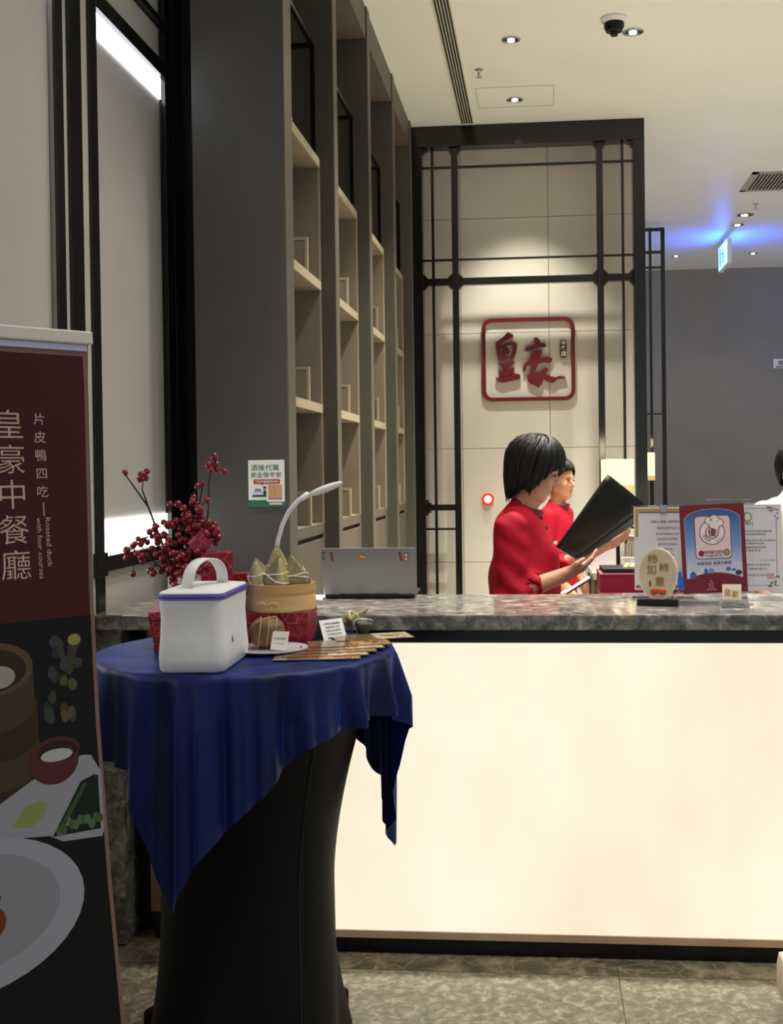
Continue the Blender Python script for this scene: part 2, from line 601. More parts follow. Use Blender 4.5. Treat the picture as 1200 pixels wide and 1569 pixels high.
# ------------------------------------------------------------------ charcoal column and fins
t = thing('column', 'broad charcoal laminate column face at the near end of the bookcases', 'column', (-1.07, 3.94, 0))
MB(t.location).box(-1.235, -0.902, 3.90, 4.02, 0, CEIL, 0.002).build('body', M_column, t)
MB(t.location).box(-0.902, -0.897, 3.90, 4.02, 0, CEIL).build('edge_strip', M_taupe, t)
FY = [4.86, 5.86, 6.86, 7.80]
names = ['first', 'second', 'third', 'last']
for k, y in enumerate(FY):
    t = thing('bookcase_fin', 'tall dark upright fin, ' + names[k] + ' counted from the charcoal column', 'partition fin', (-1.15, y + 0.045, 0), group='fins between the bookcases')
    MB(t.location).box(-1.43, -0.902, y, y + 0.09, 0, CEIL).build('body', M_fin, t)
    MB(t.location).box(-0.902, -0.897, y, y + 0.09, 0, CEIL).build('edge_strip', M_taupe, t)
hd = struct(MB().box(-1.43, -0.905, 4.02, 7.80, 3.72, CEIL).build('trim_1', M_taupe), 'taupe header band above the bookcases')

# ------------------------------------------------------------------ bookcases
def bookcase(y0, y1, label):
    t = thing('bookcase', label, 'bookcase', (-1.2, (y0 + y1) / 2, 0), group='built-in bookcases along the left wall')
    o = t.location
    XF, XB = -0.962, (-1.43 if y0 > 4.5 else -1.234)
    y0 += 0.002; y1 -= 0.002
    for a in (y0, y1 - 0.018):
        s = MB(o).box(XB, XF - 0.006, a, a + 0.018, 0, 2.801).build('side_panel', M_in, t)
        MB(o).box(XF - 0.006, XF, a, a + 0.018, 0, 2.801).build('edge_band', M_edge, s)
    MB(o).box(XB - 0.0, XB + 0.012, y0 + 0.018, y1 - 0.018, 0.0, 3.70).build('back_panel', M_in, t)
    for z in (2.763, 2.223, 1.683):
        s = MB(o).box(XB + 0.012, XF - 0.004, y0 + 0.018, y1 - 0.018, z, z + 0.038).build('shelf', M_in, t)
        MB(o).box(XF - 0.004, XF + 0.003, y0 + 0.018, y1 - 0.018, z, z + 0.038).build('edge_band', M_edge, s)
    s = MB(o).box(XB + 0.012, XF - 0.001, y0 + 0.018, y1 - 0.018, 1.153, 1.198).build('counter_ledge', M_in, t)
    MB(o).box(XF - 0.001, XF + 0.003, y0 + 0.018, y1 - 0.018, 1.153, 1.198).build('edge_band', M_taupe, s)
    MB(o).box(XF - 0.03, XF - 0.015, y0 + 0.018, y1 - 0.018, 0.05, 1.151).build('slot_back', M_dark, t)
    MB(o).box(XF - 0.012, XF + 0.003, y0 + 0.02, y1 - 0.02, 0.08, 1.133, 0.002).build('cabinet_door', M_taupe, t)
    yd = y0 + (y1 - y0) * 0.66
    for z in (2.261, 1.721, 1.198):
        d = MB(o).box(XB + 0.1, XF - 0.012, yd, yd + 0.012, z, z + 0.131).build('divider', M_in, t)
        e = MB(o)
        e.box(XF - 0.012, XF, yd - 0.002, yd + 0.014, z, z + 0.143)
        e.box(XB + 0.1, XF - 0.012, yd - 0.002, yd + 0.014, z + 0.131, z + 0.143)
        e.build('edge_band', M_edge, d)
    # black metal rod box above the top shelf
    r = 0.009
    zb, zt = 2.801, 3.295
    ya, yb = y0 + 0.05, y1 - 0.035
    for (p, q) in (((XF - .02, ya, zt), (XF - .02, yb, zt)), ((XF - .02, yb, zb), (XF - .02, yb, zt)), ((XF - .02, ya, zb), (XF - .02, ya, zt)),
                   ((XF - .02, yb, zt), (XB + .02, yb, zt)), ((XF - .02, ya, zt), (XB + .02, ya, zt)), ((XF - .02, ya, zb + r), (XF - .02, yb, zb + r))):
        a, b_ = Vector(p), Vector(q)
        lo = [min(a[i], b_[i]) - r for i in range(3)]
        hi = [max(a[i], b_[i]) + r for i in range(3)]
        lo[2] = max(lo[2], zb)
        MB(o).box(lo[0], hi[0], lo[1], hi[1], lo[2], hi[2]).build('frame_rod', M_blackm, t)
    return t
prev = 4.02
for k, y in enumerate(FY):
    bookcase(prev, y, ('bookcase bay nearest the counter, right behind the charcoal column', 'second bookcase bay from the charcoal column',
                       'third bookcase bay from the charcoal column', 'farthest bookcase bay, next to the black partition')[k])
    prev = y + 0.09

v = MB().lathe([(0.0, 0), (0.04, 0), (0.045, 0.05), (0.018, 0.10), (0.018, 0.2), (0.034, 0.23), (0.0, 0.27)], 20)
o_ = v.build('ornament', mat('white_porcelain', (240, 238, 230), 0.2), None, True)
o_.location = (-1.03, 4.42, 2.802)
tag(o_, 'slim white porcelain ornament on the top shelf by the column', 'ornament')
v = MB().lathe([(0.0, 0), (0.05, 0), (0.075, 0.09), (0.06, 0.19), (0.03, 0.22), (0.034, 0.25), (0.0, 0.25)], 20)
o_ = v.build('jar', mat('black_glaze', (24, 22, 20), 0.3), None, True)
o_.location = (-1.09, 4.46, 1.199)
tag(o_, 'dark round jar peeping out on the bookcase ledge beside the column', 'jar')

# ------------------------------------------------------------------ stone wall and black partition at the back
wbk = struct(MB().box(-1.44, 0.75, 8.27, 8.40, 0, CEIL).build('wall_back', mat('stone_joint', (176, 168, 150), 0.8)), 'cream stone wall behind the black partition')
xs = [-1.43, -0.585, 0.067, 0.437, 0.75]
zs = [0.0, 0.74, 1.585, 2.44, 3.29, CEIL]
g = 0.0018
for i in range(4):
    for j in range(5):
        MB().box(xs[i] + g, xs[i + 1] - g, 8.25, 8.272, zs[j] + g, zs[j + 1] - g, 0.0015).build('stone_panel', M_stone, wbk)

pt = thing('partition_frame', 'tall black lacquer partition frame with lattice bars in front of the cream wall', 'partition', (-0.08, 8.0, 0))
o = pt.location
Y0, Y1 = 7.94, 8.06
MB(o).box(-0.905, 0.747, Y0, Y1, 3.742, CEIL - 0.001, 0.003).build('header', M_black, pt)
MB(o).box(-0.905, -0.832, Y0, Y1, 0, 3.742, 0.003).build('post', M_black, pt)
MB(o).box(0.664, 0.747, Y0, Y1, 0, 3.742, 0.003).build('post', M_black, pt)
for x0, x1 in ((-0.624, -0.577), (0.410, 0.456)):
    MB(o).box(x0, x1, 7.97, 8.03, 0, 3.742, 0.003).build('post', M_black, pt)
for x0, x1 in ((-0.772, -0.752), (0.585, 0.604)):
    MB(o).box(x0, x1, 7.985, 8.015, 0, 3.742, 0.002).build('slim_post', M_black, pt)
spans = ((-0.832, -0.624), (-0.577, 0.410), (0.456, 0.664))
for z0, z1, d, w in ((3.598, 3.614, 0.012, spans), (2.934, 2.949, 0.012, spans), (2.757, 2.808, 0.026, spans), (1.136, 1.179, 0.026, spans[::2]), (0.994, 1.009, 0.012, spans[::2])):
    for x0, x1 in w:
        MB(o).box(x0, x1, 8.0 - d, 8.0 + d, z0, z1, 0.002).build('rail', M_black, pt)
# stepped corner plates at the joints
def plate(x, z, sx, sz):
    m = MB(o)
    m.box(min(x, x + sx * 0.034), max(x, x + sx * 0.034), 7.966, 8.034, min(z, z + sz * 0.016), max(z, z + sz * 0.016))
    m.box(min(x, x + sx * 0.016), max(x, x + sx * 0.016), 7.9665, 8.0335, min(z, z + sz * 0.034), max(z, z + sz * 0.034))
    m.build('corner_plate', M_black, pt)
for x, sx in ((-0.832, 1), (-0.624, -1), (-0.577, 1), (0.410, -1), (0.456, 1), (0.664, -1)):
    if x in (-0.832, 0.664):
        plate(x, 3.742, sx, -1)
    else:
        plate(x, 3.742, sx * 0.6, -1)
    for zz, sz in ((2.808, 1), (2.757, -1)):
        plate(x, zz, sx * 0.8, sz * 0.8)
    if x in (-0.832, 0.664):
        plate(x, 1.179, sx, 1)
        plate(x, 1.136, sx, -1)

# ------------------------------------------------------------------ restaurant sign with brush lettering
S = 0.000639
def zp(p):
    return ((p[0] - 600) * S, (560 - p[1]) * S)
sg = thing('wall_sign', 'maroon rounded square sign with two big brush-written characters on cream wall', 'sign', (-0.088, 8.25, 2.238))
fm = MB()
outer = rrect(-0.342, 0.342, -0.306, 0.306, 0.072, 8)
inner = rrect(-0.315, 0.315, -0.279, 0.279, 0.05, 8)
n = len(outer)
vsx = [(p[0], -0.03, p[1]) for p in outer] + [(p[0], -0.03, p[1]) for p in inner] + [(p[0], -0.004, p[1]) for p in outer] + [(p[0], -0.004, p[1]) for p in inner]
fsx = []
for i in range(n):
    j = (i + 1) % n
    fsx += [(i, j, n + j, n + i), (2 * n + i, 2 * n + j, 3 * n + j, 3 * n + i), (i, j, 2 * n + j, 2 * n + i), (n + i, n + j, 3 * n + j, 3 * n + i)]
fm.add(vsx, fsx).build('frame', M_redsign, sg)
CH1 = [[(365,240),(430,275),(425,305),(385,310),(300,355),(264,388),(260,420),(290,500),(302,545),(270,562),(250,530),(228,420),(228,355),(310,300),(345,262)],
       [(258,405),(300,385),(400,352),(450,358),(472,385),(465,470),(430,548),(395,555),(385,535),(420,470),(425,392),(380,388),(300,418),(266,432)],
       [(330,420),(355,412),(392,465),(375,492),(296,482),(298,445)],
       [(262,515),(300,485),(345,505),(375,535),(330,562),(280,570),(258,560)],
       [(255,600),(330,605),(420,570),(440,585),(420,615),(370,640),(340,658),(300,640)],
       [(325,640),(368,636),(362,665),(430,655),(438,670),(430,720),(370,742),(366,770),(322,772),(322,748),(258,745),(258,690),(328,690)],
       [(222,760),(260,772),(350,765),(450,720),(500,735),(508,770),(480,790),(360,815),(290,822),(240,800)]]
CH2 = [[(668,312),(700,310),(738,345),(740,380),(690,392),(668,360)],
       [(565,425),(620,415),(690,385),(740,376),(790,380),(808,400),(800,420),(700,427),(600,465),(570,465)],
       [(640,475),(720,455),(760,460),(760,490),(735,530),(700,548),(640,555),(625,520)],
       [(535,690),(535,640),(570,590),(640,560),(720,543),(830,540),(875,555),(875,585),(840,605),(760,600),(720,610),(660,626),(600,622),(575,650),(570,690),(545,705)],
       [(628,622),(718,606),(700,650),(676,700),(660,730),(664,808),(690,760),(684,706),(720,720),(800,660),(828,672),(825,700),(790,740),(850,760),(910,775),(960,758),(1030,772),(1020,785),(930,795),(890,835),(850,838),(770,790),(755,850),(710,890),(680,862),(620,840),(585,800),(580,760),(620,715),(645,680)]]
for chs in (CH1, CH2):
    m = MB()
    for k, poly in enumerate(chs):
        m.prism([zp(p) for p in poly], 0.004, 0.0300 + 0.0006 * k, Matrix.Rotation(PI / 2, 4, 'X'))
    m.build('brush_character', M_redsign, sg)
tagp = MB().prism([zp(p) for p in rrect(970, 1042, 345, 548, 18)], 0.004, 0.028, Matrix.Rotation(PI / 2, 4, 'X')).build('small_plate', mat('plate_dark_red', (62, 18, 22), 0.4), sg)
m = MB()
for k, ch in enumerate('中餐廳'):
    x, z = zp((1006, 396 + 62 * k))
    text(m, ch, x, z - 0.004, 0.038, Matrix.Rotation(PI / 2, 4, 'X'), center=True, z=0.0285, bold=0.02)
m.build('lettering', mat('sign_white', (235, 228, 212), 0.6), tagp)

# fire alarm beacon
t = thing('alarm_beacon', 'round glowing red alarm beacon on the cream wall', 'beacon', (-0.399, 8.25, 1.207))
TX = Matrix.Rotation(PI / 2, 4, 'X')
MB().lathe([(0.045, 0.0), (0.045, 0.02), (0.036, 0.032)], 28, TX).build('base', mat('beacon_red', (200, 24, 20), 0.4, emit=(255, 20, 10), estr=0.7), t, True)
MB().lathe([(0.03, 0.028), (0.026, 0.045), (0.0, 0.052)], 24, TX).build('lens', mat('beacon_lens', (255, 200, 190), 0.3, emit=(255, 150, 110), estr=4), t, True)

# ------------------------------------------------------------------ far corridor
wf = struct(MB().box(-1.5, 6.0, 14.05, 14.2, 0, CEIL).build('wall_far', M_farwall), 'grey far wall at the end of the corridor')
fs_ = thing('wall_notice', 'small white notice plate high on the far grey wall', 'sign', (3.02, 14.04, 2.70))
MB().box(-0.15, 0.15, -0.006, 0.006, -0.057, 0.057).build('plate', M_paper, fs_)
m = MB()
text(m, '進用', -0.10, -0.02, 0.07, TX, z=0.0068, bold=0.01)
for k in range(9):
    m.add([(-0.12 + k * 0.026, -0.0068, -0.05), (-0.10 + k * 0.026, -0.0068, -0.05), (-0.10 + k * 0.026, -0.0068, -0.035), (-0.12 + k * 0.026, -0.0068, -0.035)], [(0, 1, 2, 3)])
m.build('lettering', M_ink, fs_)
ls = thing('corridor_lattice', 'slim black lattice screen in the corridor beyond the partition', 'lattice', (0.95, 11.3, 0))
o = ls.location
for x0, x1 in ((0.62, 0.66), (1.095, 1.12), (1.212, 1.252)):
    MB(o).box(x0, x1, 11.28, 11.32, 0, 3.83).build('post', M_black, ls)
for z0, z1 in ((3.80, 3.83), (3.575, 3.60), (3.425, 3.445), (1.962, 1.976)):
    MB(o).box(0.66, 1.214, 11.285, 11.315, z0, z1).build('rail', M_black, ls)

def lampshade_thing(name, label, loc, w, d, h, sconce):
    t = thing(name, label, 'lamp', loc)
    MB().box(-w / 2, w / 2, -d / 2, d / 2, 0, h, 0.006).build('shade', M_lampglow, t)
    MB().box(-w / 2 - 0.001, w / 2 + 0.001, -d / 2 - 0.001, d / 2 + 0.001, -0.002, h * 0.16).build('shade_band', mat('shade_band', (140, 118, 76), 0.6, emit=(255, 214, 130), estr=0.6), t)
    return t
t = lampshade_thing('wall_sconce', 'tall narrow glowing sconce fixed to the corridor lattice', (1.083, 11.20, 1.305), 0.078, 0.08, 0.275, True)
MB().box(-0.012, 0.012, 0.038, 0.078, 0.05, 0.2).build('bracket', M_black, t)
MB().tube([(0, 0, -0.0), (0, 0, -0.45)], 0.008).build('drop_rod', M_black, t)
d = bpy.data.lights.new('sconce_light', 'POINT'); d.energy = 2; d.color = (1, .82, .5); d.shadow_soft_size = 0.06
l = bpy.data.objects.new('sconce_light', d); COL.objects.link(l); l.location = (1.083, 11.20, 1.68)

# side table and square table lamp in the staff area
t = thing('side_table', 'dark side table behind the staff carrying the square lamp', 'table', (0.5, 7.15, 0))
MB().box(-0.22, 0.32, -0.2, 0.2, 0.74, 0.78, 0.004).build('top', M_black, t)
for x in (-0.19, 0.29):
    for y in (-0.17, 0.17):
        MB().box(x - 0.02, x + 0.02, y - 0.02, y + 0.02, 0, 0.74).build('leg', M_black, t)
t = lampshade_thing('table_lamp', 'square glowing table lamp behind the raised black folder', (0.479, 7.12, 1.288), 0.195, 0.195, 0.193, False)
MB().box(-0.07, 0.07, -0.07, 0.07, -0.508, -0.48, 0.004).build('base', M_blackm, t)
MB().tube([(0, 0, -0.48), (0, 0, 0.0)], 0.012).build('stem', M_blackm, t, True)
d = bpy.data.lights.new('lamp_light', 'POINT'); d.energy = 4; d.color = (1, .84, .55); d.shadow_soft_size = 0.08
l = bpy.data.objects.new('lamp_light', d); COL.objects.link(l); l.location = (0.479, 7.12, 1.58)

# ------------------------------------------------------------------ reception counter
ct = thing('reception_counter', 'long reception counter with grey marble top and glowing cream front panel', 'counter', (0.6, 3.5, 0))
o = ct.location
MB(o).box(-1.355, 3.0, 3.22, 3.765, 0.955, 1.0, 0.004).build('countertop', M_ctop, ct)
MB(o).box(-0.70, 3.0, 3.245, 3.30, 0.915, 0.955).build('black_band', M_toe, ct)  # recessed black band under the marble top
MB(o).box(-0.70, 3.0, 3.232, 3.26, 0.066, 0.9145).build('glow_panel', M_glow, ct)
MB(o).box(-0.70, 3.0, 3.226, 3.27, 0.044, 0.066, 0.001).build('bottom_trim', M_oak, ct)
MB(o).box(-0.70, 3.0, 3.238, 3.28, 0.0, 0.044).build('toe_kick', M_toe, ct)
MB(o).box(-0.70, 3.0, 3.30, 3.76, 0.0, 0.955).build('carcass', M_dark, ct)
MB(o).box(-1.355, -1.27, 3.24, 3.76, 0.0, 0.955).build('marble_leg', M_ctop, ct)
MB(o).box(-1.27, -1.20, 3.36, 3.42, 0.0, 0.955).build('recess_panel', M_toe, ct)
MB(o).box(-1.20, -0.70, 3.27, 3.42, 0.09, 0.955).build('wood_panel', mat('tan_wood', (120, 94, 66), 0.5, noise=(4, 0.08)), ct)
MB(o).box(-1.20, -0.70, 3.30, 3.42, 0.0, 0.09).build('toe_kick', M_toe, ct)
# staff worktop behind
sw = thing('staff_worktop', 'low worktop on the staff side behind the counter', 'desk', (0.9, 3.95, 0))
o = sw.location
MB(o).box(0.17, 2.6, 3.77, 4.24, 0.73, 0.76, 0.003).build('top', M_taupe, sw)
for x in (0.19, 1.2, 2.56):
    MB(o).box(x, x + 0.03, 3.78, 4.2, 0, 0.73).build('support', M_dark, sw)
# ------------------------------------------------------------------ roll-up banner
M_bmar = mat('banner_maroon', (58, 18, 17), 0.5, spec=0.25)
M_bblk = mat('banner_black', (8, 8, 9), 0.5, spec=0.25)
M_btan = mat('banner_border', (112, 84, 74), 0.4)
M_bnavy = mat('banner_navy', (18, 28, 42), 0.35, coat=0.3)
M_blet = mat('banner_lettering', (186, 152, 136), 0.6)
bn = thing('roll_up_banner', 'tall maroon roll-up banner with vertical lettering and dish photos on the left', 'banner', (-0.837, 2.0, 0))
AB = math.radians(48)
BT = Matrix.Translation((0, 0, 1.68)) @ Matrix(((0.66913, -0.06477, 0.74032, 0), (0.74314, 0.05832, -0.66658, 0), (0, 0.99619, 0.08716, 0), (0, 0, 0, 1)))
def bedge(v):
    """right edge of the canvas: it curls in slightly along the middle"""
    pts = [(0, 0), (-0.045, -0.004), (-0.226, -0.010), (-0.465, -0.018), (-0.7, -0.020), (-0.994, -0.014), (-1.241, -0.004), (-1.66, 0.0)]
    for (a, b_), (c, d) in zip(pts, pts[1:]):
        if c <= v <= a:
            return b_ + (d - b_) * (v - a) / (c - a)
    return 0
def strip(u0, fedge, v0, v1, z, n=24):
    m = MB()
    m.grid(lambda s, t: (u0 + (fedge(v0 + (v1 - v0) * t) - u0) * s, v0 + (v1 - v0) * t, z), 2, n, BT)
    return m
cv = strip(-0.6, bedge, -0.014, -1.64, 0.0).build('canvas', M_btan, bn, solid=0.0012)
strip(-0.585, lambda v: min(bedge(v) - 0.008, -0.0135 if v > -0.5 else 0), -0.04, -0.515, 0.0012).build('upper_print', M_bmar, cv)
lowp = strip(-0.585, lambda v: bedge(v) - 0.0075, -0.515, -1.62, 0.0012).build('lower_print', M_bblk, cv)
MB().box(-0.605, 0.004, -0.018, 0.006, -0.008, 0.012, 0.003, BT).build('top_bar', mat('bar_cream', (206, 200, 188), 0.4, metal=0.1), bn)
MB().add([(-0.6, -0.030, 0.0016), (-0.004, -0.030, 0.0016), (-0.004, -0.019, 0.0016), (-0.6, -0.019, 0.0016)], [(0, 1, 2, 3)], BT).build('white_strip', mat('strip_white', (205, 210, 235), 0.4), cv)
MB().box(-0.62, 0.02, -1.70, -1.64, -0.05, 0.06, 0.008, BT).build('base_case', M_chrome, bn)
MB().tube([(-0.3, -0.01, -0.012), (-0.3, -1.64, -0.012)], 0.008, 10, BT).build('support_pole', M_chrome, bn, True)
m = MB()
for k, ch in enumerate('皇豪中餐廳'):
    text(m, ch, -0.157, -0.190 - 0.0617 * k, 0.0555, BT, center=True, z=0.0016, bold=-0.004)
for k, ch in enumerate('片皮鴨四吃'):
    text(m, ch, -0.1025, -0.167 - 0.0325 * k, 0.0225, BT, center=True, z=0.0016)
m.add([(-0.1035, -0.332, 0.0016), (-0.1015, -0.332, 0.0016), (-0.1015, -0.308, 0.0016), (-0.1035, -0.308, 0.0016)], [(0, 1, 2, 3)], BT)
text(m, 'Roasted duck', -0.1005, -0.335, 0.013, BT, z=0.0016, rot=-PI / 2, width=0.088)
text(m, 'with four courses', -0.1165, -0.335, 0.013, BT, z=0.0016, rot=-PI / 2, width=0.108)
m.build('lettering', M_blet, cv)
# printed dish pictures
def prt(name, poly, col, z, rough=0.4):
    me = MB().add([(p[0], p[1], z) for p in poly], [tuple(range(len(poly)))], BT)
    return me.build(name, mat('print_%d_%d_%d' % col, tuple(int(v * 0.86) for v in col), rough, spec=0.2), lowp)
for k in range(4):
    c = (72, 56, 38) if k % 2 == 0 else (58, 44, 30)
    zc = -0.625 - 0.05 * k
    prt('printed_steamer', ell(-0.21, zc - 0.035, 0.073 + 0.004 * (k > 0), 0.04, 30, 180, 360) + ell(-0.21, zc + 0.02, 0.073 + 0.004 * (k > 0), 0.02, 30, 0, 180), c, 0.0015 - 0.00003 * k)
prt('printed_steamer', ell(-0.205, -0.592, 0.068, 0.045), (92, 76, 50), 0.00155)
prt('printed_steamer', ell(-0.207, -0.594, 0.058, 0.036), (54, 42, 30), 0.0016)
prt('printed_dumpling', ell(-0.195, -0.606, 0.026, 0.019), (160, 156, 146), 0.00165)
random.seed(3)
for k in range(26):
    u_, v_ = -0.06 + random.uniform(-.035, .025), random.uniform(-0.70, -0.55)
    u_ -= (-0.55 - v_) * 0.25
    c = random.choice([(58, 66, 52), (84, 84, 50), (44, 52, 52), (70, 60, 44), (56, 66, 72)])
    prt('printed_leaf', [(u_ + random.uniform(.5, 1) * 0.011 * math.cos(a), v_ + random.uniform(.5, 1) * 0.016 * math.sin(a)) for a in np.linspace(0, 2 * PI, 8)[:-1]], c, 0.0015 + 0.00001 * k)
prt('printed_leaf', ell(-0.060, -0.556, 0.012, 0.010), (150, 146, 72), 0.0019)
prt('printed_plate', [(-0.225, -0.832), (-0.205, -0.818), (-0.14, -0.785), (-0.057, -0.762), (-0.040, -0.765), (-0.022, -0.800), (-0.023, -0.90), (-0.027, -0.912), (-0.1, -0.905), (-0.124, -0.890), (-0.225, -0.875)], (150, 152, 160), 0.0017)
prt('printed_herbs', [(-0.118, -0.893), (-0.062, -0.808), (-0.036, -0.800), (-0.029, -0.803), (-0.029, -0.898)], (24, 34, 26), 0.00175)
for k in range(11):
    u_ = -0.105 + 0.0075 * k
    prt('printed_herbs', ell(u_, -0.888 + random.uniform(0, .018), 0.006, 0.009, 10), random.choice([(112, 130, 96), (86, 108, 70), (70, 92, 58)]), 0.00178 + 0.00001 * k)
prt('printed_herbs', [(-0.112, -0.888), (-0.058, -0.812), (-0.05, -0.812), (-0.1, -0.888)], (60, 84, 52), 0.0018)
prt('printed_cucumber', [(-0.188, -0.862), (-0.165, -0.832), (-0.138, -0.826), (-0.124, -0.834), (-0.132, -0.855), (-0.155, -0.868)], (138, 148, 84), 0.00175)
prt('printed_bowl', ell(-0.108, -0.762, 0.045, 0.042, 24, 170, 370) + ell(-0.104, -0.748, 0.044, 0.026, 24, 0, 180), (84, 40, 42), 0.0019)
prt('printed_bowl', ell(-0.101, -0.748, 0.036, 0.019), (58, 26, 30), 0.00195)
prt('printed_salt', ell(-0.103, -0.754, 0.029, 0.011), (182, 180, 182), 0.002)
prt('printed_dish', ell(-0.268, -0.995, 0.202, 0.128, 40), (158, 160, 170), 0.0019)
prt('printed_dish', ell(-0.275, -0.990, 0.165, 0.098, 40), (140, 141, 150), 0.00195)
prt('printed_duck', ell(-0.235, -1.01, 0.03, 0.03, 14), (116, 56, 30), 0.002)
prt('printed_duck', ell(-0.225, -0.972, 0.013, 0.01, 10), (30, 20, 16), 0.002)

# ------------------------------------------------------------------ cocktail table
TX0, TY0, TR_ = -0.712, 2.60, 0.345
TZ = 0.997
M_span = mat('black_spandex', (7, 7, 9), 0.6, spec=0.2, sheen=(0.06, 0.3, (90, 90, 100)))
tb = thing('cocktail_table', 'tall round cocktail table in a tight black stretch cover', 'table', (TX0, TY0, 0))
feet = [math.radians(a) for a in (62, 152, 242, 332)]
def cover(s, t):
    th = 2 * PI * s
    z = TZ - 0.004 - t * (TZ - 0.012)
    k = t
    rt = TR_ - 0.012
    waist = 0.205
    base_lobe = max(math.cos(2 * (th - feet[0])), 0) ** 1.5
    if k < 0.55:
        q = k / 0.55
        r = rt + (waist - rt) * (1 - (1 - q) ** 1.6)
    else:
        q = (k - 0.55) / 0.45
        r = waist + q ** 1.3 * (0.005 + 0.115 * base_lobe)
    return (r * math.cos(th), r * math.sin(th), z)
MB().grid(cover, 72, 40, closed=True).build('stretch_cover', M_span, tb, 'all')
MB().lathe([(0.0, TZ - 0.03), (TR_ - 0.014, TZ - 0.03), (TR_ - 0.012, TZ - 0.004), (0.0, TZ - 0.004)], 64).build('table_top', M_dark, tb, True)
MB().tube([(0, 0, 0.02), (0, 0, TZ - 0.03)], 0.03, 16).build('centre_pole', M_chrome, tb, True)
for a in feet:
    MB().box(-0.03, 0.045, -0.032, 0.032, 0.0, 0.055, 0.012, Matrix.Translation((0.30 * math.cos(a), 0.30 * math.sin(a), 0)) @ Matrix.Rotation(a, 4, 'Z')).build('foot_pocket', M_span, tb, True)
m = MB()
a = math.radians(-42)
pts = [cover((a / (2 * PI)) % 1.0, t) for t in np.linspace(0.02, 0.99, 24)]
m.tube([(p[0] * 1.004, p[1] * 1.004, p[2]) for p in pts], 0.0016, 5).build('seam', mat('seam_black', (30, 30, 34), 0.7), tb)

# velvet cloth draped over it
M_velvet = mat('blue_velvet', (5, 18, 66), 0.5, spec=0.3, sheen=(0.9, 0.3, (50, 118, 240)), noise=(9, 0.45), stretch=(1, 1, 0.3), bump=(50, 0.2))
_nt = M_velvet.node_tree
_n = _nt.nodes.new('ShaderNodeTexNoise')
_n.inputs['Scale'].default_value = 16
_n.inputs['Detail'].default_value = 6
_mp = _nt.nodes.new('ShaderNodeMapping')
_mp.inputs['Scale'].default_value = (1, 1, 0.12)
_tc2 = _nt.nodes.new('ShaderNodeTexCoord')
_nt.links.new(_tc2.outputs['Object'], _mp.inputs['Vector'])
_nt.links.new(_mp.outputs['Vector'], _n.inputs['Vector'])
_mr = _nt.nodes.new('ShaderNodeMapRange')
_mr.inputs['From Min'].default_value = 0.36
_mr.inputs['From Max'].default_value = 0.66
_mr.inputs['To Min'].default_value = 0.08
_mr.inputs['To Max'].default_value = 1.0
_nt.links.new(_n.outputs['Fac'], _mr.inputs['Value'])
_nt.links.new(_mr.outputs['Result'], _nt.nodes['Principled BSDF'].inputs['Sheen Weight'])
def drop(th):
    """hanging length of the cloth at azimuth th (degrees)"""
    keys = [(-180, .20), (-160, .20), (-145, .24), (-132, .20), (-120, .22), (-110, .37), (-101, .512), (-92, .40), (-82, .33), (-63, .22), (-55, .17), (-43, .147), (-20, .14), (-5, .15), (3, .20), (10, .42), (17, .51), (25, .46), (45, .35), (60, .26), (90, .20), (120, .30), (150, .22), (180, .20)]
    for (a, x), (b_, y) in zip(keys, keys[1:]):
        if a <= th <= b_:
            q = (th - a) / (b_ - a)
            return x + (y - x) * q
    return .25
def folds(th, d):
    r_ = math.radians(th)
    f = 0.5 * math.sin(19 * r_ + 0.6 + 1.2 * math.sin(2 * r_)) + 0.34 * math.sin(37 * r_ + 2 * math.sin(3 * r_)) + 0.25 * math.sin(8 * r_ + 1.3) + 0.16 * math.sin(61 * r_ + 3 * math.sin(5 * r_))
    amp = 0.024 * min(1, d / 0.12)
    # deeper pleats at the right-hand corner
    near = math.exp(-((th + 10) / 26) ** 2)
    amp *= 1 + 0.5 * near
    return f * amp
def cloth(s, t):
    th = -180 + 360 * s
    r_ = math.radians(th)
    R0 = TR_ + 0.002
    if t < 0.35:
        q = t / 0.35
        rr = R0 * q
        z = TZ + 0.0025 + 0.0012 * math.sin(9 * r_ + 12 * q) * q * (1 if abs(th + 150) < 60 else 0.3)
        return (rr * math.cos(r_), rr * math.sin(r_), z)
    q = (t - 0.35) / 0.65
    L = drop(th)
    d = L * q
    bend = 0.02
    if d < bend:
        a = d / bend * PI / 2
        rr = R0 + bend * 0.64 * math.sin(a)
        z = TZ + 0.0025 - bend * 0.64 * (1 - math.cos(a))
    else:
        rr = R0 + bend * 0.64 + 0.03 * (d - bend)
        z = TZ + 0.0025 - bend * 0.64 - (d - bend)
    rr += folds(th, d)
    near = math.exp(-((th - 17) / 14) ** 2)
    rr -= near * d * 0.05
    return (rr * math.cos(r_), rr * math.sin(r_), z)
cl = MB().grid(cloth, 360, 70, closed=True).build('tablecloth', M_velvet, None, 'all')
cl.location = (TX0, TY0, 0)
cl.data.materials.append(M_velvet)
tag(cl, 'royal blue velvet cloth hanging in points over the round table', 'tablecloth')
TT = TZ + 0.0052     # top of the cloth

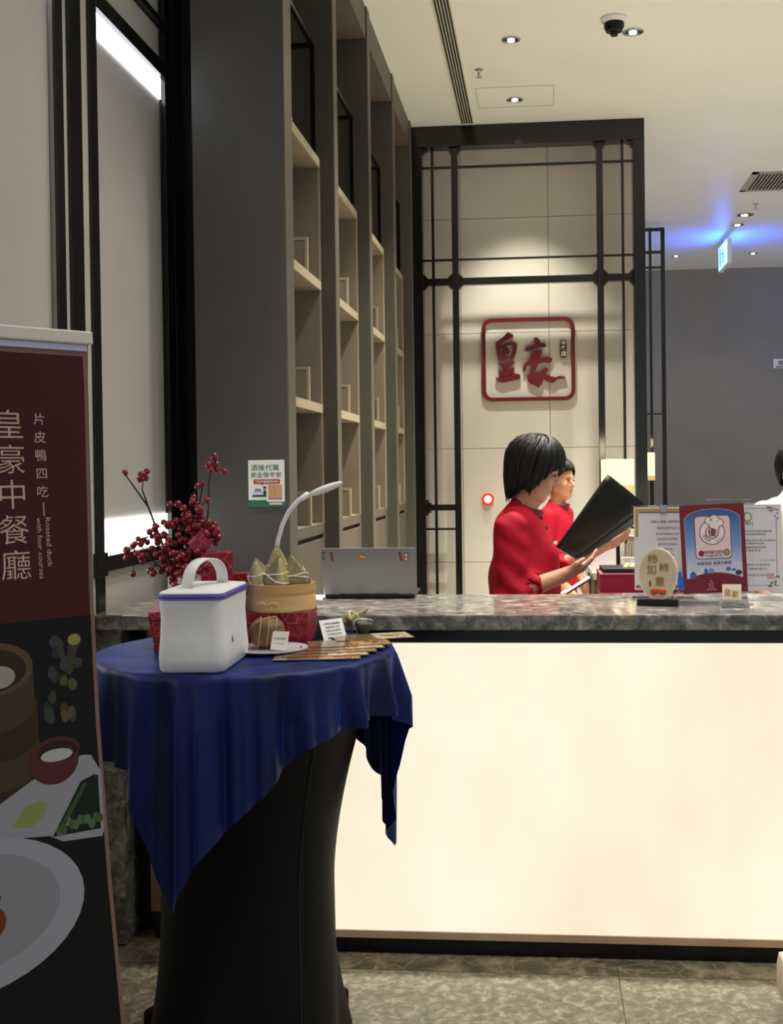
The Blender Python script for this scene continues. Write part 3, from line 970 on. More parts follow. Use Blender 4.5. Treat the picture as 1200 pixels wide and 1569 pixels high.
# ------------------------------------------------------------------ cooler bag
M_bag = mat('bag_canvas', (214, 214, 212), 0.6, noise=(8, 0.02), bump=(14, 0.35))
bg = thing('cooler_bag', 'white soft cooler bag with lilac zip and top handle', 'bag', (-0.746, 2.395, TT), math.radians(2))
def bagsec(w, d, z, r=0.03, n=8, bul=0.0):
    pts = rrect(-w / 2, w / 2, -d / 2, d / 2, r, n)
    return [(x * (1 + bul * (1 - (2 * y / d) ** 2)), y * (1 + bul * (1 - (2 * x / w) ** 2)), z) for x, y in pts]
def loft(secs, name, material, parent, smooth=True, sub=0):
    m = MB()
    n = len(secs[0])
    vs_, fs = [], []
    for s in secs:
        vs_ += s
    for i in range(len(secs) - 1):
        for k in range(n):
            a, b_ = i * n + k, i * n + (k + 1) % n
            fs.append((a, b_, b_ + n, a + n))
    fs.append(tuple(range(n - 1, -1, -1)))
    fs.append(tuple(range((len(secs) - 1) * n, len(secs) * n)))
    m.add(vs_, fs)
    return m.build(name, material, parent, smooth, subsurf=sub)
BW, BD = 0.140, 0.245
secs = []
for z, k, bu in ((0.0, 0.97, 0.0), (0.004, 1.0, 0.0), (0.03, 1.02, 0.015), (0.07, 0.99, -0.02), (0.11, 0.97, -0.015), (0.143, 0.985, 0.0), (0.152, 0.985, 0.0)):
    secs.append(bagsec(BW * k, BD * k, z, 0.022, 6, bu))
loft(secs, 'body', M_bag, bg)
z0 = 0.152
loft([bagsec(BW * 1.0, BD * 1.0, z0 + a, 0.022, 6) for a in (0.0, 0.014)], 'zip_band', mat('lilac_zip', (108, 104, 184), 0.5), bg)
MB().tube([bagsec(BW * 1.012, BD * 1.012, z0 + 0.007, 0.022, 6)[i % 28] for i in range(29)], 0.0022, 6).build('zip_teeth', mat('zip_dark', (58, 54, 130), 0.4), bg)
loft([bagsec(BW * 0.99, BD * 0.99, z0 + 0.014, 0.022, 6), bagsec(BW * 0.97, BD * 0.97, z0 + 0.017, 0.022, 6), bagsec(BW * 0.75, BD * 0.8, z0 + 0.020, 0.02, 6), bagsec(BW * 0.2, BD * 0.3, z0 + 0.021, 0.006, 6)], 'lid', M_bag, bg)
m = MB()
def hnd(s, t):
    a = PI * s
    c = -math.cos(a)
    return (0.004 + 0.022 * c + 0.026 * (t - 0.5), -0.005 + 0.062 * c - 0.010 * (t - 0.5), z0 + 0.017 + 0.062 * math.sin(a) ** 0.7)
m.grid(hnd, 22, 3)
m.build('handle', M_bag, bg, 'all', solid=0.004)
m = MB()
TM = Matrix.Translation((BW / 2 * 0.985 + 0.0015, -0.035, 0.058)) @ Matrix.Rotation(PI / 2, 4, 'Z') @ Matrix.Rotation(PI / 2, 4, 'X')
m.prism([(-0.006, -0.008), (-0.001, -0.001), (0.004, -0.006), (0.005, -0.002), (0.0, 0.003), (-0.004, 0.010), (-0.006, 0.004)], 0, 0.0006, TM)
m.build('tick_logo', mat('logo_rust', (150, 70, 50), 0.6), bg)

# ------------------------------------------------------------------ red gift boxes
M_redbox = lined('red_patterned_paper', (132, 16, 36), (190, 84, 90), 38)
M_redbox2 = mat('red_box_plain', (132, 16, 34), 0.4)
def giftbox(w, d, h, loc, rz, label, tilt=0.0):
    t = thing('gift_box', label, 'gift box', loc, rz, group='red patterned gift boxes')
    if tilt:
        t.rotation_euler = (0, tilt, rz)
    MB().box(-w / 2, w / 2, -d / 2, d / 2, 0, h * 0.62, 0.002).build('base', M_redbox, t)
    MB().box(-w / 2 - 0.002, w / 2 + 0.002, -d / 2 - 0.002, d / 2 + 0.002, h * 0.62, h, 0.002).build('lid', M_redbox, t)
    return t
giftbox(0.10, 0.13, 0.040, (-0.878, 2.60, TT), 0.25, 'lower red patterned box left of the white bag')
giftbox(0.105, 0.13, 0.055, (-0.886, 2.61, TT + 0.040), 0.20, 'upper red patterned box of the stack left of the white bag')
giftbox(0.075, 0.07, 0.222, (-0.822, 2.735, TT), 0.4, 'tall red patterned box standing behind the white bag')
giftbox(0.06, 0.05, 0.16, (-0.795, 2.825, TT), 0.2, 'slim red patterned box behind the bag, nearest the steamer')
sq = MB().box(-0.022, 0.022, -0.02, 0.02, 0, 0.15, 0.003).build('blue_carton', mat('carton_blue', (60, 110, 215), 0.5))
sq.location = (-0.765, 2.655, TT)
tag(sq, 'small bright blue carton between the bag and the steamer', 'carton')

# ------------------------------------------------------------------ vase with red berry branches
vb = thing('berry_arrangement', 'white cylinder vase of dark branches covered in red berries', 'flower arrangement', (-0.912, 2.745, TT))
MB().lathe([(0.0, 0), (0.034, 0), (0.037, 0.01), (0.037, 0.160), (0.033, 0.160), (0.033, 0.03), (0.0, 0.03)], 28).build('vase', mat('silver_vase', (206, 200, 190), 0.35, metal=0.3), vb, True)
M_twig = mat('dark_twig', (34, 24, 20), 0.8)
M_berry = mat('red_berry', (126, 8, 24), 0.3, coat=0.3)
bm_ = MB().ball((0, 0, 0), 0.0088, 10, 7).build('berry', M_berry, vb, 'all')
first = [True]
def berry(p, s):
    if first[0]:
        b_ = bm_
        first[0] = False
    else:
        b_ = bm_.copy()
        COL.objects.link(b_)
    b_.location = p
    b_.scale = (s, s, s * random.uniform(0.92, 1.08))
random.seed(21)
def twig(pts, r):
    n = len(pts)
    MB().tube(pts, [r * (1 - 0.6 * i / (n - 1)) for i in range(n)], 7).build('branch', M_twig, vb, 'all')
def sprig(p, n, spread, s=1.0):
    for k in range(n):
        q = Vector(p) + Vector((random.gauss(0, spread), random.gauss(0, spread), random.gauss(0, spread)))
        if n > 2:
            MB().tube([p, q], 0.0011, 5).build('twiglet', M_twig, vb)
        berry(q, s * random.uniform(0.85, 1.15))
# main branches (local to the vase foot)
BR = [
    ([(0, 0, .02), (-.02, .0, .17), (-.055, 0, .26), (-.085, .01, .335), (-.115, .0, .385), (-.145, .0, .43)], .004),
    ([(-.085, .01, .335), (-.10, .01, .38), (-.095, .01, .418)], .0025),
    ([(0.005, 0, .02), (.01, .01, .18), (.0, .02, .25), (.025, .02, .33), (.045, .02, .375)], .0034),
    ([(0.01, 0, .02), (.03, -.01, .18), (.06, 0, .26), (.07, .0, .33), (.085, .0, .38), (.08, 0, .395)], .0036),
    ([(0.01, .01, .02), (.04, .02, .16), (.085, .02, .25), (.10, .02, .33), (.105, .02, .40), (.118, .02, .43)], .003),
    ([(.0, -.01, .02), (-.03, -.02, .17), (-.085, -.02, .215), (-.13, -.02, .235)], .0028),
    ([(.01, -.01, .02), (.05, -.02, .17), (.095, -.02, .24), (.14, -.01, .275)], .003),
    ([(0.0, .0, .1), (-.05, -.0, .2), (-.12, 0, .26), (-.2, 0, .285)], .0012),
    ([(0.0, .0, .1), (-.01, -.0, .2), (-.04, -.01, .27), (-.06, -.01, .3)], .002),
]
sqz = lambda p: (p[0] * (0.64 if p[0] > 0 else 1.05), p[1], p[2])
for pts, r in BR:
    twig([sqz(q) for q in pts], r)
for p, n, sp in (((-.118, .01, .415), 0, 0), ((-.10, .01, .415), 4, .008), ((-.085, .0, .425), 1, .002), ((-.14, 0, .425), 1, .003),
                 ((.128, .02, .438), 7, .012), ((.052, .02, .36), 1, .002), ((.085, 0, .385), 2, .008),
                 ((-.06, .0, .285), 6, .014), ((-.085, .0, .26), 6, .014), ((-.055, 0, .255), 5, .012),
                 ((-.112, -.02, .205), 7, .014), ((-.09, -.02, .23), 4, .012),
                 ((-.01, -.01, .265), 5, .013), ((.02, .0, .29), 6, .014), ((.04, .0, .305), 5, .012), ((.075, 0, .335), 5, .013), ((.055, 0, .275), 8, .016),
                 ((.03, -.01, .235), 7, .016), ((.0, -.02, .225), 5, .013), ((.105, .02, .29), 6, .013), ((.13, 0, .265), 7, .014), ((.155, 0, .25), 3, .01),
                 ((.09, .01, .26), 7, .014), ((.06, -.03, .195), 12, .022), ((.02, -.03, .185), 12, .022), ((.09, -.03, .19), 9, .02), ((-.005, -.025, .17), 8, .014), ((.03, -.03, .16), 10, .018), ((-.03, -.02, .30), 5, .015), ((.01, -.01, .33), 6, .015), ((-.035, -.03, .22), 7, .016), ((-.06, -.03, .19), 6, .014), ((.07, -.02, .30), 6, .016), ((.12, -.02, .22), 8, .016), ((.05, -.04, .22), 10, .02)):
    sprig(sqz(p), n, sp)
dm = MB().box(-0.022, 0.022, -0.002, 0.002, -0.022, 0.022, 0.001, Matrix.Rotation(PI / 4, 4, 'Y')).build('fortune_tag', M_redbox, vb)
dm.location = (.062, -.05, .245)
# small label card before the vase
cd = thing('label_card', 'small white printed card propped before the berry vase', 'card', (-0.872, 2.690, TT + 0.146), 0.12)
CT = face(0, 0, 0, 0, 0.25)
MB().box(-0.033, 0.033, 0, 0.036, -0.0006, 0.0006, 0, CT).build('paper', M_paper, cd)
m = MB()
text(m, '伴手禮禮盒預購優惠中', -0.029, 0.024, 0.006, CT, z=0.0009, width=0.058)
text(m, '歡迎洽詢服務人員', -0.029, 0.014, 0.006, CT, z=0.0009, width=0.044)
text(m, '每日限量供應', -0.029, 0.004, 0.006, CT, z=0.0009, width=0.03)
m.build('lettering', M_ink, cd)
st = MB().box(-0.004, 0.004, -0.03, 0.03, 0, 0.125, 0.001).build('card_back_stand', M_dark)
st.location = (-0.845, 2.50, TT)
tag(st, 'thin black upright stand edge beside the bag corner', 'stand')

# ------------------------------------------------------------------ steamer on a red box with leaf dumplings
M_bamboo = mat('bamboo', (206, 172, 116), 0.5, noise=(7, 0.05), stretch=(1, 1, 6))
M_bamboo2 = mat('bamboo_band', (186, 148, 92), 0.5, noise=(7, 0.05))
SX, SY = -0.652, 2.725
rb = giftbox(0.158, 0.14, 0.078, (SX - 0.003, SY, TT), 0.05, 'flat dark red box carrying the bamboo steamer')
stm = thing('bamboo_steamer', 'round pale bamboo steamer basket on the red box', 'steamer', (SX, SY, TT + 0.078))
R = 0.083
MB().lathe([(R - .008, .004), (R, .0), (R, .064), (R - .008, .064), (R - .008, .006)], 56, caps=False).build('wall', M_bamboo, stm, True)
MB().lathe([(R, .004), (R + .0035, .004), (R + .0035, .034), (R, .034)], 56, caps=False).build('lower_band', M_bamboo, stm, True)
MB().lathe([(R, .046), (R + .003, .046), (R + .003, .067), (R - .008, .067), (R - .008, .06)], 56, caps=False).build('rim', M_bamboo2, stm, True)
MB().lathe([(0, .004), (R - .008, .004), (R - .008, .010), (0, .010)], 40).build('tray', M_bamboo2, stm)
m = MB()
for k in range(7):
    a = math.radians(-150 + k * 20)
    c = Vector((math.cos(a) * (R + .004), math.sin(a) * (R + .004), .02))
    tdir = Vector((-math.sin(a), math.cos(a), 0))
    if k in (2, 3):
        m.tube([c + tdir * (.012 * s) + Vector((0, 0, .006 * (1 - s * s))) for s in (-1, -.5, 0, .5, 1)], 0.0012, 5)
m.build('stitching', mat('stitch', (236, 220, 180), 0.6), stm)

M_leaf = mat('dried_leaf', (122, 112, 78), 0.55, noise=(30, 0.18), stretch=(1, 1, 0.2), bump=(90, 0.3))
M_leaf2 = mat('pale_leaf', (146, 134, 92), 0.55, noise=(30, 0.15), stretch=(1, 1, 0.2), bump=(90, 0.3))
M_leafb = mat('brown_leaf', (104, 78, 46), 0.55, noise=(24, 0.25), bump=(60, 0.4))
M_string = mat('cotton_string', (226, 220, 200), 0.8)
def zsec(t, k, n, R, H, tw):
    """cross-section radius of a pointed leaf parcel"""
    a = 2 * PI * k / n
    tri = 1.0 / max(math.cos(((a + tw) % (2 * PI / 3)) - PI / 3), 0.5)
    tri = 0.72 * min(tri, 1.55)
    rad = R * (1 - t ** 1.25) ** 0.95 * (0.62 + 0.38 * min(1, t * 5)) + 0.0015
    return (rad * tri * math.cos(a), rad * tri * math.sin(a), H * t)
def zongzi(R, H, loc, rz, tilt, label, leaf=None, tw=0.0, group='leaf wrapped dumplings'):
    t = thing('leaf_dumpling', label, 'rice dumpling', loc, rz, group=group)
    t.rotation_euler = (tilt[0], tilt[1], rz)
    n, mm = 24, 14
    m = MB()
    m.grid(lambda s, q: zsec(q, s * n, n, R, H, tw), n, mm, closed=True)
    m.f.append(tuple(range(n - 1, -1, -1)))
    b_ = m.build('leaf_wrap', leaf or M_leaf, t, True)
    # a loose leaf flap folded over one side
    fl_ = MB()
    fl_.grid(lambda s, q: tuple(np.array(zsec(0.12 + 0.8 * q, (s * 0.26 + 0.55) * n, n, R * 1.035, H, tw))), 8, 8)
    fl_.build('leaf_flap', M_leaf2 if leaf is None else leaf, t, 'all', solid=0.0015)
    sm = MB()
    for q0, sl in ((0.34, 0.10), (0.47, -0.06)):
        pts = []
        for k in range(25):
            q = q0 + sl * math.sin(2 * PI * k / 24)
            x, y, z = zsec(q, k % 24, n, R, H, tw)
            pts.append((x * 1.05, y * 1.05, z))
        sm.tube(pts, 0.0017, 6)
    sm.build('string', M_string, t, 'all')
    return t
zt = TT + 0.078
zongzi(.043, .080, (SX - .046, SY - .018, zt + .052), 0.5, (0.10, -0.20), 'leaf dumpling at the left of the steamer heap')
zongzi(.046, .086, (SX - .002, SY - .038, zt + .052), 1.3, (0.10, 0.0), 'leaf dumpling at the middle front of the steamer heap', tw=.4)
zongzi(.043, .078, (SX + .044, SY - .022, zt + .050), 2.4, (0.06, 0.22), 'leaf dumpling at the right front of the steamer heap', tw=.9)
zongzi(.041, .086, (SX + .042, SY + .036, zt + .052), 3.3, (-0.06, 0.30), 'pale leaf dumpling at the right back of the steamer heap', M_leaf2)
zongzi(.043, .106, (SX - .012, SY + .032, zt + .054), 0.2, (-0.06, -0.05), 'tallest leaf dumpling at the back of the steamer heap', M_leaf2, tw=.7)
ft = thing('festive_tag', 'little red and gold tag stuck among the steamer dumplings', 'tag', (SX + .006, SY - .052, zt + .085))
FT = face(0, 0, 0, 0.1, 0.1)
MB().prism([(-.012, .0), (.0, -.012), (.008, -.004), (.006, .014), (-.002, .024), (-.010, .016)], -.001, .001, FT).build('red_paper', mat('tag_red', (206, 20, 24), 0.5), ft)
m = MB()
for c in ell(0.010, 0.004, .006, .010, 7):
    m.ball((c[0], -0.004, c[1]), (.0045, .002, .0045), 8, 5)
m.ball((0.010, -0.004, 0.004), (.006, .002, .008), 8, 5)
m.build('gold_flower', mat('tag_gold', (232, 158, 24), 0.45), ft)

# ------------------------------------------------------------------ plate with tied parcel, cards, brochures
pl = thing('plate', 'white oval plate under the brown tied parcel', 'plate', (-0.640, 2.560, TT))
MB().lathe([(0.0, .002), (.05, .002), (.058, .0), (.064, .002), (.088, .0065), (.0885, .008), (.086, .0082), (.064, .0052), (0.0, .005)], 48).build('dish', mat('plate_white', (226, 228, 230), 0.15, coat=0.5), pl, True)
MB().lathe([(.0855, .0079), (.0885, .0085), (.0888, .0077), (.0885, .0067)], 48, caps=False).build('rim_line', mat('rim_blue', (128, 140, 168), 0.3), pl, True)
px = thing('tied_parcel', 'brown leaf-wrapped parcel tied with cord on the white plate', 'rice dumpling', (-0.650, 2.572, TT + .0075), 0.25)
def pill(s, t):
    a = 2 * PI * s
    q = -1 + 2 * t
    k = (1 - abs(q) ** 3.2) ** 0.5 if abs(q) < 1 else 0
    sq_ = (abs(math.cos(a)) ** 2.8 + abs(math.sin(a)) ** 2.8) ** (-1 / 2.8)
    w = 1 + 0.04 * math.sin(7 * a + 3 * q)
    return (0.042 * q, 0.038 * sq_ * k * w * math.cos(a), 0.034 + 0.034 * sq_ * k * w * math.sin(a) * (1 if math.sin(a) > 0 else 0.99))
MB().grid(pill, 28, 20, closed=True).build('leaf_wrap', M_leafb, px, 'all')
for q0 in (-0.45, 0.0, 0.42):
    MB().tube([tuple(np.array(pill(k / 24, (q0 + 1) / 2 + 0.05 * math.sin(2 * PI * k / 24))) * np.array((1, 1.06, 1.0)) + np.array((0, 0, 0.0015 * math.sin(2 * PI * k / 24)))) for k in range(25)], 0.0016, 6).build('cord', mat('hemp_cord', (168, 138, 92), 0.8), px, 'all')
MB().tube([(-.04, -.012, .05), (-.02, -.03, .064), (0, -.012, .071), (.02, .01, .070), (.036, .015, .05)], 0.0016, 6).build('cord', mat('hemp_cord', (168, 138, 92), 0.8), px, 'all')
def tent(name, label, loc, rz, w, h, lines, title_w):
    t = thing(name, label, 'card', loc, rz)
    F = face(0, -h * 0.42, 0, 0, 0.40)
    MB().box(-w / 2, w / 2, 0, h, -0.0005, 0.0005, 0, F).build('front_leaf', M_paper, t)
    B = face(0, h * 0.42, 0, PI, 0.40)
    MB().box(-w / 2, w / 2, 0, h, -0.0005, 0.0005, 0, B).build('back_leaf', mat('card_grey', (120, 122, 124), 0.7), t)
    m = MB()
    for k, s in enumerate(lines):
        text(m, s, 0, h * (0.76 - 0.165 * k), h * 0.115, F, center=True, z=0.0009, width=title_w * (1 if k else 1.1), bold=0.012 if k == 0 else 0)
    m.build('lettering', M_ink, t)
    return t
tent('tent_card', 'white tent card with black lettering behind the brochures', (-0.532, 2.735, TT), 0.85, 0.072, 0.055, ['古早味頂級南部粽', '每顆嚴選食材現包', '粽香四溢送禮首選', '冷凍宅配歡迎洽詢', '預購專線服務檯'], 0.046)
t = thing('name_card', 'small plain white name card leaning against the parcel', 'card', (-0.612, 2.520, TT + .0085), -0.25)
F = face(0, 0, 0, 0, 0.35)
MB().box(-0.021, 0.021, 0, 0.044, -0.0005, 0.0005, 0, F).build('paper', mat('card_cream', (226, 222, 208), 0.7), t)
m = MB()
text(m, '荷葉珍寶粽', 0, 0.024, 0.006, F, center=True, z=0.0009, width=0.032)
text(m, 'Rice Dumpling', 0, 0.014, 0.004, F, center=True, z=0.0009, width=0.026)
m.build('lettering', mat('grey_ink', (120, 116, 108), 0.7), t)
zongzi(.030, .075, (-0.518, 2.862, TT + .020), 0.7, (0.25, 1.0), 'pale leaf dumpling lying behind the tent card', M_leaf2, group='dumplings behind the tent card')
zongzi(.028, .065, (-0.448, 2.775, TT + .020), 2.4, (0.2, 1.2), 'dark leaf dumpling lying beside the brochures', mat('dark_leaf', (64, 66, 56), 0.55, noise=(30, .2)), group='dumplings behind the tent card')

M_bro = mat('brochure_brown', (120, 92, 66), 0.25, noise=(14, 0.25), coat=0.4)
pics = [mat('brochure_%d' % i, c, 0.25, coat=0.4, noise=(60, 0.3)) for i, c in enumerate(((176, 132, 82), (208, 188, 158), (150, 90, 50), (90, 66, 46)))]
blab = ['bottom brochure of the fan, nearest the table edge', 'second brochure from the bottom of the fan', 'third brochure from the bottom of the fan', 'fourth brochure from the bottom of the fan', 'fifth brochure from the bottom of the fan', 'top brochure of the fan, showing a golden dish photo']
bw, bh = 0.195, 0.098
for k in range(6):
    c = Vector((-0.512, 2.482, TT + 0.0006 + 0.0016 * k)) + Vector((0.0115, 0.038, 0)) * k
    if k == 5:
        c += Vector((0.03, 0.055, 0))
    t = thing('brochure', blab[k], 'brochure', c, 0.14 + 0.045 * k, group='brochures fanned out on the blue cloth')
    MB().box(-bw / 2, bw / 2, -bh / 2, bh / 2, 0, 0.0011).build('paper', M_bro, t)
    MB().box(0.005, bw / 2 - 0.004, -bh / 2 + 0.004, bh / 2 - 0.004, 0.0011, 0.0013).build('printed_picture', pics[k % 2], t)
    for j in range(5):
        x = 0.012 + 0.017 * j
        MB().prism(ell(x, random.uniform(-.03, .03), .009, .013, 10), 0.0013, 0.00142).build('printed_dish', pics[(j + k) % 4], t)

# ------------------------------------------------------------------ gooseneck lamp
gl = thing('gooseneck_lamp', 'white gooseneck reading lamp arching up behind the steamer', 'lamp', (-0.700, 2.86, TT))
MB().lathe([(0, 0), (.045, 0), (.047, .006), (.042, .014), (0, .016)], 32).build('base', M_white, gl, True)
nk = [(0, 0, .014), (-.004, 0, .06), (-.006, 0, .12), (-.001, 0, .18), (.008, 0, .24), (.022, 0, .285), (.040, 0, .320), (.066, 0, .347), (.092, 0, .362)]
MB().tube(nk, [.0058] * 7 + [.0065, .0085], 12).build('neck', M_white, gl, 'all')
m = MB()
HT = Matrix.Translation((.135, 0, .376)) @ Matrix.Rotation(math.radians(-20), 4, 'Y')
m.ball((0, 0, 0), (.050, .020, .009), 20, 10, HT)
hd_ = m.build('head', M_white, gl, 'all')
MB().ball((0.004, 0, -.005), (.040, .015, .0055), 16, 8, HT).build('diffuser', mat('lamp_lens', (215, 218, 225), 0.3), hd_, 'all')

# ------------------------------------------------------------------ laptop on the counter
M_alu = mat('laptop_alu', (150, 150, 150), 0.35, metal=0.75)
lp = thing('laptop', 'open silver laptop seen from behind on the marble counter', 'laptop', (-0.574, 3.645, 1.0005), math.radians(1))
MB().box(-0.150, 0.150, 0.0, 0.205, 0.003, 0.014, 0.003).build('base', mat('laptop_dark', (46, 46, 48), 0.4, metal=0.4), lp)
LT = face(0, 0.006, 0.012, 0, math.radians(-8))
lid = MB().prism(rrect(-0.157, 0.157, 0, 0.158, 0.007, 4), -0.003, 0.003, LT).build('lid', M_alu, lp)
MB().box(-0.1, 0.1, 0.0, 0.012, 0.008, 0.016, 0.003).build('hinge', M_dark, lp)
MB().box(-0.148, 0.148, 0.010, 0.15, -0.0035, -0.0031, 0, LT).build('screen', mat('screen_dark', (30, 34, 40), 0.2), lid)
def lap(name, poly, col, z=0.0034):
    MB().add([(p[0], p[1], z) for p in poly], [tuple(range(len(poly)))], LT).build(name, mat('st_%d_%d_%d' % col, col, 0.5), lid)
lap('round_sticker', ell(-0.022, 0.130, 0.012, 0.009), (160, 84, 30))
for k in range(4):
    lap('round_sticker', ell(-0.029 + 0.005 * k, 0.129 + 0.002 * math.sin(k * 2), 0.003, 0.004, 8), (232, 176, 60), 0.0037)
for x0, s in ((-0.124, 1), (0.104, 1)):
    for k in range(5):
        lap('red_sticker', ell(x0 + 0.001 * k, 0.142 - 0.006 * k, 0.005 - .001 * (k % 2), 0.0036, 8), (126, 26, 30), 0.0034 + 0.00002 * k)
lap('square_sticker', rrect(0.118, 0.132, 0.113, 0.142, 0.002, 2), (120, 52, 20))
lap('square_sticker', rrect(0.121, 0.129, 0.129, 0.139, 0.001, 2), (236, 200, 150), 0.0037)
lap('square_sticker', rrect(0.121, 0.129, 0.116, 0.126, 0.001, 2), (226, 186, 130), 0.0037)
lap('edge_sticker', rrect(-0.1555, -0.146, 0.122, 0.146, 0.001, 2), (52, 50, 46))
lap('edge_sticker', rrect(-0.1535, -0.148, 0.126, 0.142, 0.001, 2), (132, 130, 122), 0.0037)
for k, (rz, dx) in enumerate(((0.25, 0), (-0.1, 0.012))):
    p = MB().box(-0.05, 0.05, -0.07, 0.07, 0, 0.0012).build('paper_sheet', M_paper)
    p.location = (-0.79 + dx, 3.66, 1.0004 + 0.0016 * k)
    p.rotation_euler = (0, 0, rz)
    tag(p, ('lower white paper sheet beside the laptop', 'upper white paper sheet beside the laptop')[k], 'paper', 'paper sheets beside the laptop')

# ------------------------------------------------------------------ oval plaque
op = thing('oval_plaque', 'cream oval plaque with gold brush characters and persimmons on a black base', 'plaque', (0.352, 3.44, 1.0), math.radians(-12))
MB().box(-0.062, 0.062, -0.024, 0.024, 0, 0.021, 0.002).build('base', M_blackm, op)
OT = face(0, 0, 0.021 + 0.076, 0, 0.05)
disc = MB().prism(ell(0, 0, 0.060, 0.079, 48), -0.006, 0.006, OT).build('disc', mat('plaque_cream', (216, 200, 174), 0.55), op)
MB().prism(ell(0, 0, 0.0555, 0.0745, 48), 0.006, 0.0066, OT).build('face', mat('plaque_face', (186, 170, 144), 0.6, noise=(20, 0.05)), op)
m = MB()
M_gold = mat('gold_letter', (150, 112, 52), 0.35, metal=0.4)
for ch, x, y in (('柿', -0.016, 0.034), ('柿', 0.019, 0.008), ('如', -0.019, 0.002), ('意', 0.006, -0.034)):
    text(m, ch, x, y, 0.031, OT, center=True, z=0.0068, thick=0.0012, bold=0.006)
m.build('gold_lettering', M_gold, op)
for x, c in ((-0.011, (172, 56, 24)), (0.013, (184, 68, 30))):
    MB().ball((x, -0.053, 0.007), (0.0125, 0.0105, 0.004), 14, 8, OT).build('persimmon', mat('persim_%d' % c[1], c, 0.35), op, 'all')
MB().prism(ell(-0.024, -0.030, 0.0035, 0.010, 14), 0.006, 0.0074, OT).build('red_seal', mat('seal_red', (150, 34, 24), 0.5), op)

# ------------------------------------------------------------------ acrylic sign stands and certificates
M_ptext = mat('print_grey', (86, 84, 92), 0.7)
def stand(name, label, x, y, w, h, yaw, lean, z0=0.028):
    t = thing(name, label, 'sign stand', (x, y, 1.0005), yaw)
    F = face(0, 0, 0, 0, lean)
    MB().box(-w / 2, w / 2, 0.0, h + z0, -0.0015, 0.0015, 0.0006, F).build('clear_sheet', M_acryl, t)
    MB().box(-w / 2, w / 2, 0.0, 0.07, 0.0, 0.003, 0.0006).build('clear_foot', M_acryl, t)
    return t, F
def flatp(parent, name, poly, col, z, F, rough=0.5):
    return MB().add([(p[0], p[1], z) for p in poly], [tuple(range(len(poly)))], F).build(name, mat('pp_%d_%d_%d' % col, col, rough), parent)

# plain certificate with tan border (left)
t, F = stand('certificate_stand', 'grey paper certificate with tan border in a clear stand behind the plaque', 0.388, 3.60, 0.200, 0.272, -0.02, 0.04)
p = MB().box(-0.094, 0.094, 0.03, 0.296, 0.0018, 0.0024, 0, F).build('certificate', mat('cert_grey', (196, 194, 200), 0.6), t)
tan = (164, 128, 74)
for r_ in ((-0.090, 0.085, 0.281, 0.291), (-0.090, -0.080, 0.20, 0.281)):
    flatp(p, 'border', [(r_[0], r_[2]), (r_[1], r_[2]), (r_[1], r_[3]), (r_[0], r_[3])], tan, 0.0027, F)
flatp(p, 'border', [(-0.078, 0.277), (0.085, 0.277), (0.085, 0.280), (-0.078, 0.280)], (70, 44, 26), 0.0028, F)
flatp(p, 'border', [(-0.090, 0.036), (0.085, 0.036), (0.085, 0.046), (-0.090, 0.046)], (150, 96, 80), 0.0027, F)
m = MB()
text(m, '財團法人食品工業發展研究所', 0.012, 0.245, 0.010, F, center=True, z=0.003, width=0.105, bold=.005)
text(m, '餐飲衛生管理分級評核', 0.014, 0.225, 0.009, F, center=True, z=0.003, width=0.072)
for k, (wd, ln) in enumerate(((0.074, '經評定符合餐飲衛生標準'), (0.068, '特頒此證以資證明優級'), (0.062, '業者名稱中餐廳品牌'), (0.03, '證書字號'), (0.04, '有效期限至'), (0.046, '中華民國一一二年'), (0.05, '衛生福利部'), (0.05, '食品藥物管理署'))):
    text(m, ln, 0.012, 0.207 - 0.0165 * k, 0.0075, F, center=True, z=0.003, width=wd)
m.build('lettering', M_ptext, p)
MB().box(-0.010, 0.010, 0.278, 0.302, 0.0022, 0.008, 0.001, F).build('clip', mat('clip_grey', (150, 156, 166), 0.2, metal=0.4), t)

# ornate certificate (right)
t, F = stand('certificate_stand', 'grey paper certificate with ornate corner scrolls in a clear stand at the right', 0.680, 3.585, 0.155, 0.278, 0.0, 0.04)
p = MB().box(-0.074, 0.074, 0.028, 0.302, 0.0018, 0.0024, 0, F).build('certificate', mat('cert_grey', (196, 194, 200), 0.6), t)
gr = (92, 84, 84)
for r_ in ((-0.05, 0.04, 0.2885, 0.290), (0.058, 0.0595, 0.07, 0.26), (-0.05, 0.04, 0.0445, 0.046)):
    flatp(p, 'border', [(r_[0], r_[2]), (r_[1], r_[2]), (r_[1], r_[3]), (r_[0], r_[3])], gr, 0.0027, F)
random.seed(5)
for sy, cy in ((1, 0.289), (-1, 0.046)):
    for k in range(16):
        a = random.uniform(0, 1)
        b_ = random.uniform(0, 1 - a)
        flatp(p, 'corner_scroll', ell(0.064 - 0.032 * a, cy + 0.004 * sy - sy * 0.042 * b_, 0.0032, 0.0024, 8), (104, 92, 92), 0.0028 + 0.00001 * k, F)
flatp(p, 'round_portrait', ell(-0.033, 0.262, 0.016, 0.0165, 24), (120, 116, 84), 0.0027, F)
flatp(p, 'round_portrait', ell(-0.030, 0.262, 0.009, 0.012, 16), (206, 204, 196), 0.0029, F)
m = MB()
